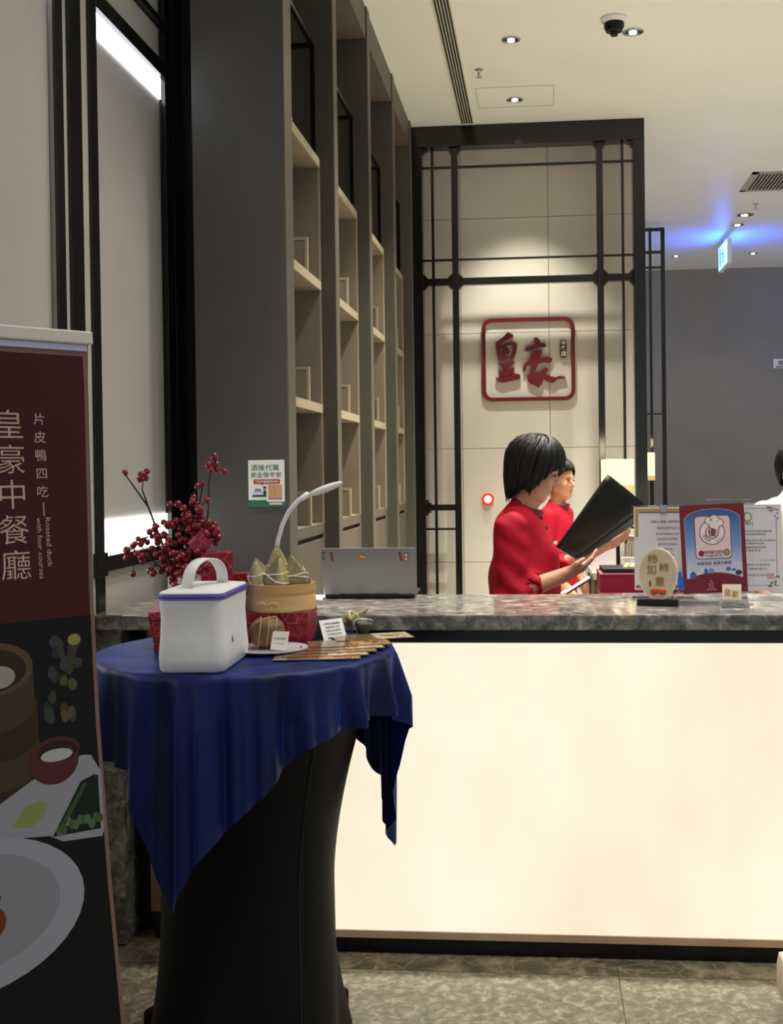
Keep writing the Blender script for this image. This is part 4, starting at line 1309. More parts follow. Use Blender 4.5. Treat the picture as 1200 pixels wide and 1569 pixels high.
for k, (yy, wd, s, al) in enumerate(((0.238, 0.036, '米其林', -0.03), (0.214, 0.088, '茲證明該餐廳榮獲推薦', 0.0), (0.2045, 0.07, '臺灣美食指南推薦餐廳', -0.01), (0.185, 0.10, '嚴選在地食材用心料理服務', 0.006), (0.1755, 0.066, '堅持傳統風味創新', -0.012), (0.163, 0.07, '中餐廳得獎認證書', -0.01), (0.153, 0.05, '評審委員會', -0.015), (0.122, 0.045, '二〇二三年', 0.03), (0.108, 0.075, '臺灣觀光協會理事長', 0.0), (0.095, 0.06, '頒發單位', 0.0), (0.075, 0.06, '高雄市政府', 0.0))):
    text(m, s, al, yy, 0.0072, F, center=True, z=0.003, width=wd)
m.build('lettering', M_ptext, p)
flatp(p, 'red_stamp', rrect(0.028, 0.050, 0.066, 0.084, 0.002, 2), (176, 140, 148), 0.0031, F)

# rating award in the middle (maroon and sky print)
t, F = stand('award_stand', 'maroon award print with blue sky and chef-hat emblem in a clear stand', 0.528, 3.46, 0.226, 0.292, -0.02, 0.0, 0.03)
RY = Matrix.Rotation(math.radians(2.4), 4, 'Z')
A = F @ Matrix.Translation((0, 0.036, 0)) @ RY
p = MB().box(-0.097, 0.097, 0.0, 0.272, 0.0018, 0.0024, 0, A).build('award_sheet', mat('award_maroon', (112, 28, 40), 0.45), t)
def sky_mat():
    m_ = mat('award_sky', (80, 120, 170), 0.45)
    nt = m_.node_tree
    tc = nt.nodes.new('ShaderNodeTexCoord')
    sp = nt.nodes.new('ShaderNodeSeparateXYZ')
    nt.links.new(tc.outputs['Generated'], sp.inputs['Vector'])
    r = nt.nodes.new('ShaderNodeValToRGB')
    r.color_ramp.elements[0].color = lin((200, 206, 220))
    r.color_ramp.elements[1].color = lin((44, 84, 138))
    r.color_ramp.elements[0].position = 0.1
    k = r.color_ramp.elements.new(0.5)
    k.color = lin((108, 146, 196))
    nt.links.new(sp.outputs['Z'], r.inputs['Fac'])
    nt.links.new(r.outputs['Color'], nt.nodes['Principled BSDF'].inputs['Base Color'])
    return m_
sky = [(-0.083, 0.045)] + [(x, 0.045 + 0.018 * (1 - (x / 0.083) ** 2)) for x in np.linspace(-0.07, 0.07, 9)] + [(0.083, 0.045), (0.083, 0.225)] + ell(0, 0.225, 0.083, 0.032, 14, 0, 180)[1:-1] + [(-0.083, 0.225)]
MB().add([(q[0] * 1.02, 0.045 + (q[1] - 0.045) * 1.01, 0.0026) for q in sky], [tuple(range(len(sky)))], A).build('sky_border', mat('sky_border', (170, 150, 170), 0.5), p)
MB().add([(q[0], q[1], 0.0028) for q in sky], [tuple(range(len(sky)))], A).build('sky_print', sky_mat(), p)
for k, (x, y, rx, ry, c) in enumerate(((-0.06, 0.078, 0.016, 0.012, (186, 190, 206)), (0.008, 0.076, 0.020, 0.014, (196, 190, 206)), (0.06, 0.083, 0.024, 0.012, (190, 196, 210)), (-0.065, 0.056, 0.010, 0.012, (52, 98, 160)), (-0.026, 0.066, 0.006, 0.010, (70, 88, 130)), (-0.010, 0.068, 0.009, 0.008, (120, 140, 190)), (0.042, 0.072, 0.008, 0.006, (60, 100, 160)), (0.058, 0.069, 0.007, 0.004, (66, 110, 170)), (0.072, 0.060, 0.010, 0.008, (44, 70, 44)))):
    flatp(p, 'skyline', ell(x, y, rx, ry, 14), c, 0.003 + 0.00003 * k, A)
flatp(p, 'emblem_card', rrect(-0.0545, 0.0545, 0.105, 0.2375, 0.012), (134, 30, 44), 0.0034, A)
flatp(p, 'emblem_card', rrect(-0.0525, 0.0525, 0.107, 0.2355, 0.011), (222, 196, 202), 0.0036, A)
ex, ey = -0.002, 0.186
flatp(p, 'emblem_ring', ell(ex, ey, 0.0385, 0.0385, 36), (120, 26, 42), 0.0038, A)
flatp(p, 'emblem_ring', ell(ex, ey, 0.0360, 0.0360, 36), (228, 214, 218), 0.0040, A)
flatp(p, 'emblem_ring', ell(ex, ey, 0.0205, 0.0205, 30), (120, 26, 42), 0.0042, A)
flatp(p, 'emblem_ring', ell(ex, ey, 0.0180, 0.0180, 30), (222, 196, 202), 0.0044, A)
for r_, c, z in ((1.0, (120, 26, 42), 0.0046), (0.84, (228, 214, 218), 0.0048)):
    d_ = (1 - r_) * 0.012
    for cx, cy, rr in ((-0.008, 0.222, 0.013), (0.008, 0.226, 0.0145), (0.024, 0.215, 0.0125)):
        flatp(p, 'chef_hat', ell(ex + cx, cy, rr - d_, rr - d_, 20), c, z, A)
    flatp(p, 'chef_hat', [(ex - 0.008 + d_, 0.200 + d_), (ex + 0.020 - d_, 0.190 + d_), (ex + 0.027 - d_, 0.214), (ex - 0.010 + d_, 0.222)], c, z + 0.0001, A)
m = MB()
text(m, '優', ex, ey - 0.0105, 0.026, A, center=True, z=0.0050, bold=.008)
text(m, '餐飲衛生管理', 0.0, 0.122, 0.0105, A, center=True, z=0.0050, width=0.056, bold=.006)
text(m, '分級評核', 0.0, 0.1115, 0.0085, A, center=True, z=0.0050, width=0.050)
text(m, '高雄漢品 皇豪中餐廳', 0.0, 0.088, 0.0098, A, center=True, z=0.0050, width=0.104, bold=.005)
m.build('lettering', mat('award_ink', (110, 24, 40), 0.5), p)
m = MB()
for ch, ang in (('G', 195), ('H', 222), ('P', 248)):
    a = math.radians(ang)
    text(m, ch, ex + 0.028 * math.cos(a), ey + 0.028 * math.sin(a) - 0.004, 0.0125, A, center=True, z=0.0051, bold=.008, rot=a + PI / 2)
text(m, 'Excellent', ex + 0.012, ey - 0.030, 0.006, A, z=0.0051, rot=math.radians(35), width=0.022)
m.build('lettering', mat('award_black', (52, 30, 40), 0.5), p)
flatp(p, 'round_seal', ell(-0.037, 0.1225, 0.009, 0.009, 20), (130, 34, 48), 0.0042, A)
flatp(p, 'round_seal', ell(0.039, 0.1235, 0.0098, 0.0098, 20), (92, 92, 40), 0.0042, A)
flatp(p, 'round_seal', ell(0.039, 0.1235, 0.007, 0.007, 20), (160, 152, 84), 0.0044, A)
m = MB()
for k, (wd, s) in enumerate(((0.008, '食'), (0.016, '衛生'), (0.015, '福利部'), (0.030, '食品藥物管理署'))):
    text(m, s, -0.012, 0.034 - 0.0085 * k, 0.0068, A, center=True, z=0.003, width=wd)
m.build('lettering', mat('award_pale', (206, 160, 164), 0.5), p)

MB().prism([(-0.116, 0.100), (-0.103, 0.100), (-0.092, 0.048), (-0.112, 0.044)], 0.0018, 0.0026, F).build('blue_reflection', mat('reflection_blue', (40, 90, 225), 0.3), t)  # blue reflection on the clear sheet, modelled as a coloured sliver
# small card in a little clear holder in front
t = thing('small_sign', 'small cream card with gold brush characters in a low clear holder', 'sign', (0.575, 3.40, 1.0005), -0.05)
F = face(-0.008, 0, 0.022, 0, 0.12)
MB().box(-0.030, 0.030, 0.004, 0.088, -0.0012, 0.0012, 0, F).build('clear_sheet', M_acryl, t)
MB().box(-0.042, 0.042, -0.028, 0.024, 0.0, 0.012, 0.001).build('clear_foot', M_acryl, t)
MB().box(-0.040, 0.040, -0.022, 0.014, 0.0125, 0.022, 0.001).build('clear_step', M_acryl, t)
c_ = MB().box(-0.028, 0.028, 0.0, 0.046, 0.0016, 0.0022, 0, F).build('card', mat('card_ivory', (228, 218, 188), 0.5), t)
m = MB()
text(m, '皇', -0.013, 0.012, 0.024, F, center=True, z=0.0026, bold=.008)
text(m, '豪', 0.009, 0.008, 0.022, F, center=True, z=0.0026, bold=.008)
text(m, '中餐廳', 0.022, 0.030, 0.004, F, z=0.0026, rot=-PI / 2, width=0.010)
m.build('lettering', mat('gold_print', (168, 122, 36), 0.4, metal=0.3), c_)

# ------------------------------------------------------------------ notice poster on the column
po = thing('notice_poster', 'small white and green safe-driving notice stuck on the charcoal column', 'poster', (-0.981, 3.8985, 1.30))
F = face(0, 0, 0)
p = MB().box(-0.066, 0.066, 0.0, 0.168, 0.0, 0.001, 0, F).build('sheet', mat('poster_white', (232, 236, 226), 0.4), po)
flatp(p, 'green_footer', [(-0.066, 0.0), (0.066, 0.0), (0.066, 0.018), (0.004, 0.018), (-0.002, 0.025), (-0.066, 0.025)], (40, 110, 70), 0.0013, F)
flatp(p, 'red_bubble', rrect(-0.047, 0.049, 0.082, 0.099, 0.004, 3), (176, 44, 40), 0.0013, F)
flatp(p, 'red_bubble', [(-0.020, 0.083), (-0.014, 0.076), (-0.010, 0.083)], (176, 44, 40), 0.0013, F)
flatp(p, 'price_table', [(0.006, 0.031), (0.056, 0.031), (0.056, 0.079), (0.006, 0.079)], (206, 140, 92), 0.0013, F)
flatp(p, 'price_table', [(0.006, 0.026), (0.056, 0.026), (0.056, 0.031), (0.006, 0.031)], (132, 122, 176), 0.0013, F)
m = MB()
for k in range(6):
    for (xa, xb) in ((0.009, 0.013), (0.016, 0.026), (0.032, 0.053)):
        m.add([(xa, 0.036 + 0.007 * k, 0.0016), (xb, 0.036 + 0.007 * k, 0.0016), (xb, 0.038 + 0.007 * k, 0.0016), (xa, 0.038 + 0.007 * k, 0.0016)], [(0, 1, 2, 3)], F)
m.add([(0.010, 0.008, 0.0016), (0.056, 0.008, 0.0016), (0.056, 0.0145, 0.0016), (0.010, 0.0145, 0.0016)], [(0, 1, 2, 3)], F)
m.build('table_rows', mat('row_pale', (232, 204, 176), 0.5), p)
m = MB()
text(m, '酒後代駕', -0.005, 0.132, 0.024, F, center=True, z=0.0016, width=0.102, bold=.005)
text(m, '安全保平安', -0.001, 0.107, 0.021, F, center=True, z=0.0016, width=0.112, bold=.008)
m.build('lettering', mat('poster_green', (30, 80, 52), 0.5), p)
m = MB()
text(m, '代駕享優惠請洽我!', 0.001, 0.0865, 0.0105, F, center=True, z=0.0018, width=0.084, bold=.008)
m.build('lettering', mat('sign_white', (235, 228, 212), 0.6), p)
flatp(p, 'car_print', [(-0.052, 0.036), (-0.012, 0.036), (-0.012, 0.044), (-0.052, 0.044)], (34, 34, 38), 0.0013, F)
flatp(p, 'car_print', [(-0.054, 0.043), (-0.010, 0.043), (-0.012, 0.055), (-0.052, 0.055)], (206, 212, 224), 0.0015, F)
flatp(p, 'car_print', [(-0.046, 0.055), (-0.018, 0.055), (-0.023, 0.066), (-0.041, 0.066)], (118, 130, 158), 0.0015, F)
flatp(p, 'driver_print', [(-0.012, 0.036), (-0.001, 0.036), (-0.001, 0.059), (-0.012, 0.059)], (52, 54, 64), 0.0017, F)
flatp(p, 'driver_print', ell(-0.0065, 0.065, 0.006, 0.006, 12), (196, 150, 124), 0.0018, F)
flatp(p, 'driver_print', ell(-0.0065, 0.070, 0.007, 0.004, 12), (24, 24, 28), 0.0019, F)

# pale bench corner at the lower right edge of the picture
bc = thing('bench', 'pale upholstered bench corner at the lower right edge', 'bench', (0.86, 2.78, 0))
MB().box(-0.27, 0.3, -0.16, 0.16, 0.05, 0.17, 0.03).build('cushion', mat('bench_cream', (222, 208, 188), 0.6), bc, True)
for x in (-0.2, 0.25):
    for y in (-0.1, 0.1):
        MB().box(x - 0.015, x + 0.015, y - 0.015, y + 0.015, 0, 0.055).build('leg', M_dark, bc)

# ------------------------------------------------------------------ clutter on the staff worktop
for k in range(4):
    b_ = thing('document_box', ('bottom', 'second', 'third', 'topmost')[k] + ' crimson box of the stack behind the counter', 'box', (0.345, 4.13, 0.7605 + 0.071 * k), 0.02, group='crimson boxes behind the counter')
    MB().box(-0.14, 0.16, -0.09, 0.10, 0, 0.0695, 0.002).build('case', mat('crimson_box', (164, 28, 60), 0.45), b_)
    MB().box(-0.141, 0.161, -0.0915, 0.10, 0.064, 0.0702, 0.001).build('lid_rim', mat('crimson_rim', (214, 116, 128), 0.5), b_)
zz = 0.7605 + 0.071 * 4
bt = thing('card_tray', 'open black tray of cream index cards on top of the crimson boxes', 'tray', (0.35, 4.13, zz), 0.02)
MB().box(-0.135, 0.155, -0.085, 0.095, 0, 0.014, 0.001).build('tray', M_dark, bt)
cards = []
for k in range(9):
    MB().box(-0.05 + 0.022 * k, -0.034 + 0.022 * k, -0.08, 0.09, 0.002, 0.021 + 0.001 * (k % 3), 0, Matrix.Rotation(-0.15, 4, 'Z')).build('index_card', mat('card_yellow', (216, 194, 138), 0.6), bt)
pn = thing('pen', 'blue and white pen lying at the counter back edge', 'pen', (0.325, 3.90, 0.985))
t = thing('desk_ledge', 'narrow dark ledge behind the counter holding pens and pads', 'ledge', (0.35, 3.86, 0.76))
MB().box(-0.35, 0.3, -0.08, 0.09, 0.19, 0.215, 0.002).build('board', M_dark, t)
for x in (-0.33, 0.28):
    MB().box(x - 0.01, x + 0.01, -0.07, 0.08, 0.0005, 0.19).build('bracket', M_dark, t)
MB().tube([(-0.06, 0, 0), (-0.045, 0, 0)], [0.0015, 0.005], 10).build('tip', M_paper, pn, True)
MB().tube([(-0.045, 0, 0), (0.05, 0.01, 0)], 0.005, 10).build('barrel', mat('pen_navy', (40, 46, 96), 0.3), pn, True)
pn.location = (0.33, 3.90, 0.982)
t = thing('stapler', 'black stapler at the counter back edge by the crimson boxes', 'stapler', (0.42, 3.895, 0.9755), 0.3)
MB().box(-0.05, 0.05, -0.014, 0.014, 0, 0.008, 0.003).build('base', M_blackm, t)
MB().box(-0.05, 0.048, -0.012, 0.012, 0.014, 0.030, 0.005, Matrix.Rotation(-0.06, 4, 'Y')).build('arm', M_blackm, t)
MB().box(0.036, 0.05, -0.01, 0.01, 0.006, 0.018, 0.001).build('hinge', M_chrome, t)
pd = thing('clipboard', 'leaning grey clipboard pad beside the crimson boxes', 'clipboard', (0.135, 3.90, 0.9755), 0.0)
PT = Matrix.Rotation(math.radians(-32), 4, 'Y') 
MB().box(-0.06, 0.07, -0.045, 0.045, 0.0375, 0.042, 0.001, PT).build('board', M_dark, pd)
MB().box(-0.055, 0.06, -0.043, 0.043, 0.042, 0.0445, 0, PT).build('pad', mat('pad_grey', (168, 168, 176), 0.5), pd)
MB().box(-0.055, -0.035, -0.02, 0.02, 0.0445, 0.05, 0.001, PT).build('clamp', M_white, pd)
t = thing('staff_cabinet', 'low taupe cabinet behind the crimson boxes holding papers and a jar', 'cabinet', (0.5, 4.92, 0))
MB().box(-0.28, 0.2, -0.16, 0.2, 0.0, 0.95, 0.003).build('body', M_taupe, t)
MB().box(-0.29, 0.21, -0.17, 0.21, 0.95, 0.98, 0.003).build('top', mat('cabinet_top', (206, 202, 190), 0.4), t)
for x in (-0.26, -0.03):
    MB().box(x, x + 0.21, -0.172, -0.16, 0.05, 0.93, 0.002).build('door', M_taupe, t)
t = thing('paper_board', 'white sheet leaning upright behind the crimson boxes', 'paper', (0.265, 4.80, 0.9805), 0.1)
MB().prism([(-.06, 0), (.05, 0), (.05, .10), (.03, .125), (-.02, .12), (-.06, .06)], -.001, .001, face(0, 0, 0, 0, 0.15)).build('sheet', M_paper, t)
t = thing('cup', 'small white cup behind the crimson boxes', 'cup', (0.365, 4.80, 0.9805))
MB().lathe([(0, 0), (.022, 0), (.03, .06), (.0275, .06), (.02, .004), (0, .004)], 24).build('wall', M_white, t, True)
MB().tube([(.027, 0, .045), (.045, 0, .042), (.043, 0, .02), (.024, 0, .015)], .004, 8).build('handle', M_white, t, True)
t = thing('glass_jar', 'squat clear glass jar between cup and envelopes', 'jar', (0.405, 4.88, 0.9805))
MB().lathe([(0, 0), (.042, 0), (.045, .01), (.045, .11), (.034, .13), (.031, .13), (.042, .108), (.042, .012), (0, .005)], 28).build('wall', mat('jar_glass', (225, 222, 210), 0.05, trans=0.9, ior=1.2), t, True)
MB().lathe([(0, .131), (.036, .131), (.037, .148), (0, .15)], 24).build('lid', mat('jar_lid', (150, 140, 120), 0.4), t, True)
t = thing('envelope_stack', 'cream envelopes stacked on a white file rack behind the certificate', 'envelopes', (0.51, 4.90, 0.9805))
for x in (-.05, -.02, .012, .045):
    MB().box(x, x + .008, -.07, .07, 0, .13, .001, Matrix.Rotation(0.08, 4, 'Y')).build('rack_panel', M_white, t)
for k in range(5):
    MB().box(-.06, .075, -.08, .08, .133 + .008 * k, .140 + .008 * k, 0, Matrix.Rotation(0.06 * (k - 2), 4, 'Z')).build('envelope', mat('envelope_cream', (224, 212, 170), 0.6), t)
# ------------------------------------------------------------------ people: bodies as smooth implicit surfaces
def sd_cone(P, a, b, ra, rb, sc=(1, 1, 1)):
    """tapered capsule; sc squashes space per axis about a"""
    a = np.array(a, np.float32); b = np.array(b, np.float32); s = np.array(sc, np.float32)
    d = (b - a) * s
    q = [(P[i] - a[i]) * s[i] for i in range(3)]
    L = max(float(d @ d), 1e-9)
    t = np.clip((q[0] * d[0] + q[1] * d[1] + q[2] * d[2]) / L, 0, 1)
    return np.sqrt((q[0] - t * d[0]) ** 2 + (q[1] - t * d[1]) ** 2 + (q[2] - t * d[2]) ** 2) - (ra + (rb - ra) * t)
def sd_ell(P, c, r):
    q = [(P[i] - c[i]) / r[i] for i in range(3)]
    k = np.sqrt(q[0] ** 2 + q[1] ** 2 + q[2] ** 2)
    return (k - 1) * min(r) * (0.55 + 0.45 * max(r) / min(r)) 
def smin(a, b, k):
    h = np.clip(0.5 + 0.5 * (b - a) / k, 0, 1)
    return b + (a - b) * h - k * h * (1 - h)
def union(ds, k):
    r = ds[0]
    for d in ds[1:]:
        r = smin(r, d, k)
    return r
def rotm(yaw, pitch, roll=0.0):
    return np.array(Matrix.Rotation(yaw, 3, 'Z') @ Matrix.Rotation(pitch, 3, 'Y') @ Matrix.Rotation(roll, 3, 'X'))
def tolocal(P, c, R):
    q = [P[i] - c[i] for i in range(3)]
    return [R[0, i] * q[0] + R[1, i] * q[1] + R[2, i] * q[2] for i in range(3)]
def surf(fn, lo, hi, h):
    """surface nets over the implicit function"""
    ax = [np.arange(lo[i], hi[i] + h, h, dtype=np.float32) for i in range(3)]
    P = np.meshgrid(*ax, indexing='ij')
    F = fn(P)
    ins = F < 0
    n = np.array(F.shape) - 1
    acc = np.zeros((*n, 3), np.float32)
    cnt = np.zeros(n, np.float32)
    sl = lambda o: tuple(slice(o[i], o[i] + n[i]) for i in range(3))
    for axis in range(3):
        oth = [i for i in range(3) if i != axis]
        for u in (0, 1):
            for w in (0, 1):
                o0 = [0, 0, 0]; o0[oth[0]] = u; o0[oth[1]] = w
                o1 = list(o0); o1[axis] = 1
                a, b_ = F[sl(o0)], F[sl(o1)]
                x = (a < 0) != (b_ < 0)
                t = np.where(x, a / np.where(x, a - b_, 1), 0)
                for i in range(3):
                    acc[..., i] += np.where(x, (t if i == axis else o0[i]), 0)
                cnt += x
    act = cnt > 0
    idx = -np.ones(n, np.int64)
    idx[act] = np.arange(act.sum())
    cell = np.argwhere(act)
    V = (cell + acc[act] / cnt[act][:, None]) * h + np.array(lo)
    faces = []
    for axis in range(3):
        o1 = [0, 0, 0]; o1[axis] = 1
        s0 = tuple(slice(0, F.shape[i] - (1 if i == axis else 0)) for i in range(3))
        s1 = tuple(slice(o1[i], F.shape[i]) for i in range(3))
        x = ins[s0] != ins[s1]
        e = np.argwhere(x)
        oth = [i for i in range(3) if i != axis]
        ok = (e[:, oth[0]] > 0) & (e[:, oth[1]] > 0) & (e[:, oth[0]] < n[oth[0]]) & (e[:, oth[1]] < n[oth[1]])
        e = e[ok]
        q = []
        for du, dw in ((0, 0), (1, 0), (1, 1), (0, 1)):
            c = e.copy(); c[:, oth[0]] -= du; c[:, oth[1]] -= dw
            q.append(idx[c[:, 0], c[:, 1], c[:, 2]])
        faces.append(np.stack(q, 1))
    fa = np.concatenate(faces)
    fa = fa[(fa >= 0).all(1)]
    return V, fa
def surf_obj(name, fn, lo, hi, h, material, parent):
    V, fa = surf(fn, lo, hi, h)
    m = MB()
    m.v = [tuple(map(float, v)) for v in V]
    m.f = [tuple(map(int, f)) for f in fa]
    return m.build(name, material, parent, 'all')

def head_sdf(P, c, R, s=0.9):
    L = [q / s for q in tolocal(P, c, R)]
    d = sd_ell(L, (-.012, 0, .035), (.098, .076, .102))
    d = smin(d, sd_ell(L, (.030, 0, -.040), (.062, .060, .078)), .03)
    d = smin(d, sd_cone(L, (.062, -.012, -.098), (.062, .012, -.098), .020, .020), .025)
    d = smin(d, sd_cone(L, (-.01, -.045, -.055), (.05, -.02, -.098), .022, .018), .03)
    d = smin(d, sd_cone(L, (-.01, .045, -.055), (.05, .02, -.098), .022, .018), .03)
    d = smin(d, sd_cone(L, (.090, 0, .014), (.112, 0, -.026), .006, .011), .012)
    for sg_ in (-1, 1):
        d = smin(d, sd_ell(L, (.097, sg_ * .011, -.032), (.009, .008, .007)), .008)
        d = smin(d, sd_ell(L, (.064, sg_ * .034, -.025), (.022, .020, .022)), .02)
        d = smin(d, sd_cone(L, (.084, sg_ * .012, .028), (.070, sg_ * .045, .026), .008, .006), .014)
        d = -smin(-d, sd_ell(L, (.098, sg_ * .031, .008), (.014, .016, .010)), .012)
        d = smin(d, sd_ell(L, (-.012, sg_ * .076, -.012), (.016, .008, .030)), .006)
    d = smin(d, sd_ell(L, (.090, 0, -.060), (.010, .022, .006)), .010)
    d = smin(d, sd_ell(L, (.088, 0, -.071), (.010, .018, .006)), .008)
    return d * s

M_skin = mat('skin_warm', (206, 152, 124), 0.5, noise=(20, 0.03))
M_lip = mat('lips', (164, 84, 80), 0.4)
M_eye = mat('eye_dark', (40, 26, 22), 0.3)
M_hair = mat('black_hair', (14, 11, 10), 0.42, spec=0.4, bump=(120, 0.3), stretch=(1, 1, 0.15))
M_shirt = mat('crimson_shirt', (166, 12, 38), 0.7, spec=0.2, noise=(10, 0.06), bump=(14, 0.5))
M_trim = mat('dark_red_trim', (92, 10, 30), 0.5)
M_trou = mat('black_trousers', (22, 22, 24), 0.7)

def face_parts(root, c, R, s=0.9):
    Rm = Matrix([list(r) for r in R]).to_4x4()
    T = Matrix.Translation(c) @ Rm @ Matrix.Scale(s, 4)
    for sg_ in (-1, 1):
        MB().ball((.090, sg_ * .031, .006), (.006, .013, .0045), 10, 6, T).build('eye', M_eye, root, 'all')
        MB().tube([(.097, sg_ * .014, .026), (.094, sg_ * .030, .031), (.080, sg_ * .046, .028)], [.002, .003, .0015], 6, T).build('eyebrow', M_eye, root, 'all')
    MB().ball((.094, 0, -.061), (.007, .019, .0045), 12, 6, T).ball((.091, 0, -.071), (.008, .016, .005), 12, 6, T).build('lips', M_lip, root, 'all')

def bob_hair(root, c, R, s, hem, seed, fringe=True, vol=1.0):
    """cap plus locks; hem(az degrees, 0 = forward) gives how low the hair hangs in head space"""
    random.seed(seed)
    Rm = Matrix([list(r) for r in R]).to_4x4()
    T = Matrix.Translation(c) @ Rm @ Matrix.Scale(s, 4)
    rx, ry, rz = .116 * vol, .094 * vol, .120
    cx, cz = -.014, .035
    m = MB()
    def shell(az, t, k=1.0):
        # t 0..1 from crown down to the hem
        z1 = hem(az)
        ph0 = PI / 2
        a = math.radians(az)
        if z1 >= cz:
            ph1 = math.asin(min(1, (z1 - cz) / rz))
            ph = ph0 + (ph1 - ph0) * t
            return (cx + rx * k * math.cos(ph) * math.cos(a), ry * k * math.cos(ph) * math.sin(a), cz + rz * k * math.sin(ph))
        arc = rz * PI / 2 * 0.85
        tot = arc + (cz - z1)
        d = t * tot
        if d < arc:
            ph = ph0 * (1 - d / arc)
            return (cx + rx * k * math.cos(ph) * math.cos(a), ry * k * math.cos(ph) * math.sin(a), cz + rz * k * math.sin(ph))
        q = (d - arc)
        tuck = 1 - (1.1 if abs(az) < 100 else 1.6) * q - (0 if abs(az) < 100 else 5 * q * q)
        return (cx + rx * k * math.cos(a) * tuck, ry * k * math.sin(a) * tuck, cz - q)
    n, mm = 72, 22
    m.grid(lambda u, t: shell(-180 + 360 * u, t, 0.985), n, mm, T, closed=True)
    m.grid(lambda u, t: shell(-180 + 360 * u, t, 0.90), n, mm, T, closed=True)
    # locks
    for k in range(170):
        az = random.uniform(-180, 180)
        t0 = random.uniform(0.0, 0.35)
        t1 = random.uniform(0.93, 1.07)
        tw = random.uniform(-7, 7)
        pts = [shell(max(-180, min(180, az + tw * q)), min(1.08, t0 + (t1 - t0) * q), 1.0 + 0.012 * math.sin(PI * q) + random.uniform(-.004, .01)) for q in np.linspace(0, 1, 9)]
        r0 = random.uniform(.005, .009)
        m.tube(pts, [r0 * .3, r0 * .8, r0, r0, r0, r0 * .95, r0 * .8, r0 * .5, r0 * .08], 6, T)
    return m.build('hair', M_hair, root, 'all')

# hand with five fingers; frame: x along the fingers, z out of the back of the hand, y towards the thumb side
def hand_sdf(P, c, R, curl=0.5, side=1, s=1.0):
    L = [q / s for q in tolocal(P, c, R)]
    d = sd_cone(L, (0, 0, 0), (.055, 0, 0), .026, .030, (1, 0.72, 1.5))
    for k, (y, ln) in enumerate(((.027, .070), (.009, .078), (-.010, .073), (-.027, .058))):
        a = np.array((.072, y, 0.0))
        b1 = a + np.array((math.cos(curl * .6), .04 * (1 - k), -math.sin(curl * .6))) * ln * .5
        b2 = b1 + np.array((math.cos(curl * 1.6), 0, -math.sin(curl * 1.6))) * ln * .5
        d = smin(d, smin(sd_cone(L, a, b1, .0092, .0082), sd_cone(L, b1, b2, .0082, .0066), .003), .005)
    t0 = np.array((.012, .024, -.004)); t1 = np.array((.042, .052, -.010)); t2 = np.array((.070, .056, -.014))
    d = smin(d, smin(sd_cone(L, t0, t1, .0135, .0105), sd_cone(L, t1, t2, .0105, .008), .004), .008)
    return d * s

# ---- woman at the counter, in profile, reading the folder
W = thing('person', 'woman in crimson shirt in profile, reading the open black folder', 'person', (-0.06, 4.35, 0))
O = np.array(W.location)
hc = (-0.024 - O[0], -0.005, 1.418)
hR = rotm(math.radians(-6), math.radians(19))
sh_r, el_r, wr_r = (-.055, -.165, 1.195), (-.058, -.225, .955), (.150, -.185, 1.030)
sh_l, el_l, wr_l = (-.045, .165, 1.195), (.06, .20, .985), (.285, .135, 1.105)
hand_r = rotm(math.radians(14), math.radians(-24), math.radians(160))
hand_l = rotm(math.radians(-12), math.radians(-20), math.radians(160))
def woman_body(P):
    d = head_sdf(P, hc, hR)
    neck = sd_cone(P, (-.035, 0, 1.21), (.012, 0, 1.335), .056, .050)
    d = smin(d, neck, .03)
    d = smin(d, sd_cone(P, (-.01, 0, 1.0), (-.02, 0, 1.16), .085, .07, (1, .72, 1)), .05)
    for s_, e_, w_ in ((sh_r, el_r, wr_r), (sh_l, el_l, wr_l)):
        arm = smin(sd_cone(P, s_, e_, .043, .037), sd_cone(P, e_, w_, .041, .027), .02)
        d = smin(d, arm, .02)
        d = smin(d, sd_cone(P, (-.02, 0, 1.16), s_, .06, .045), .03)
    d = smin(d, hand_sdf(P, wr_r, hand_r, .38), .018)
    d = smin(d, hand_sdf(P, wr_l, hand_l, .35), .018)
    return d
surf_obj('body', woman_body, (-.24, -.34, .86), (.48, .34, 1.56), .0056, M_skin, W)
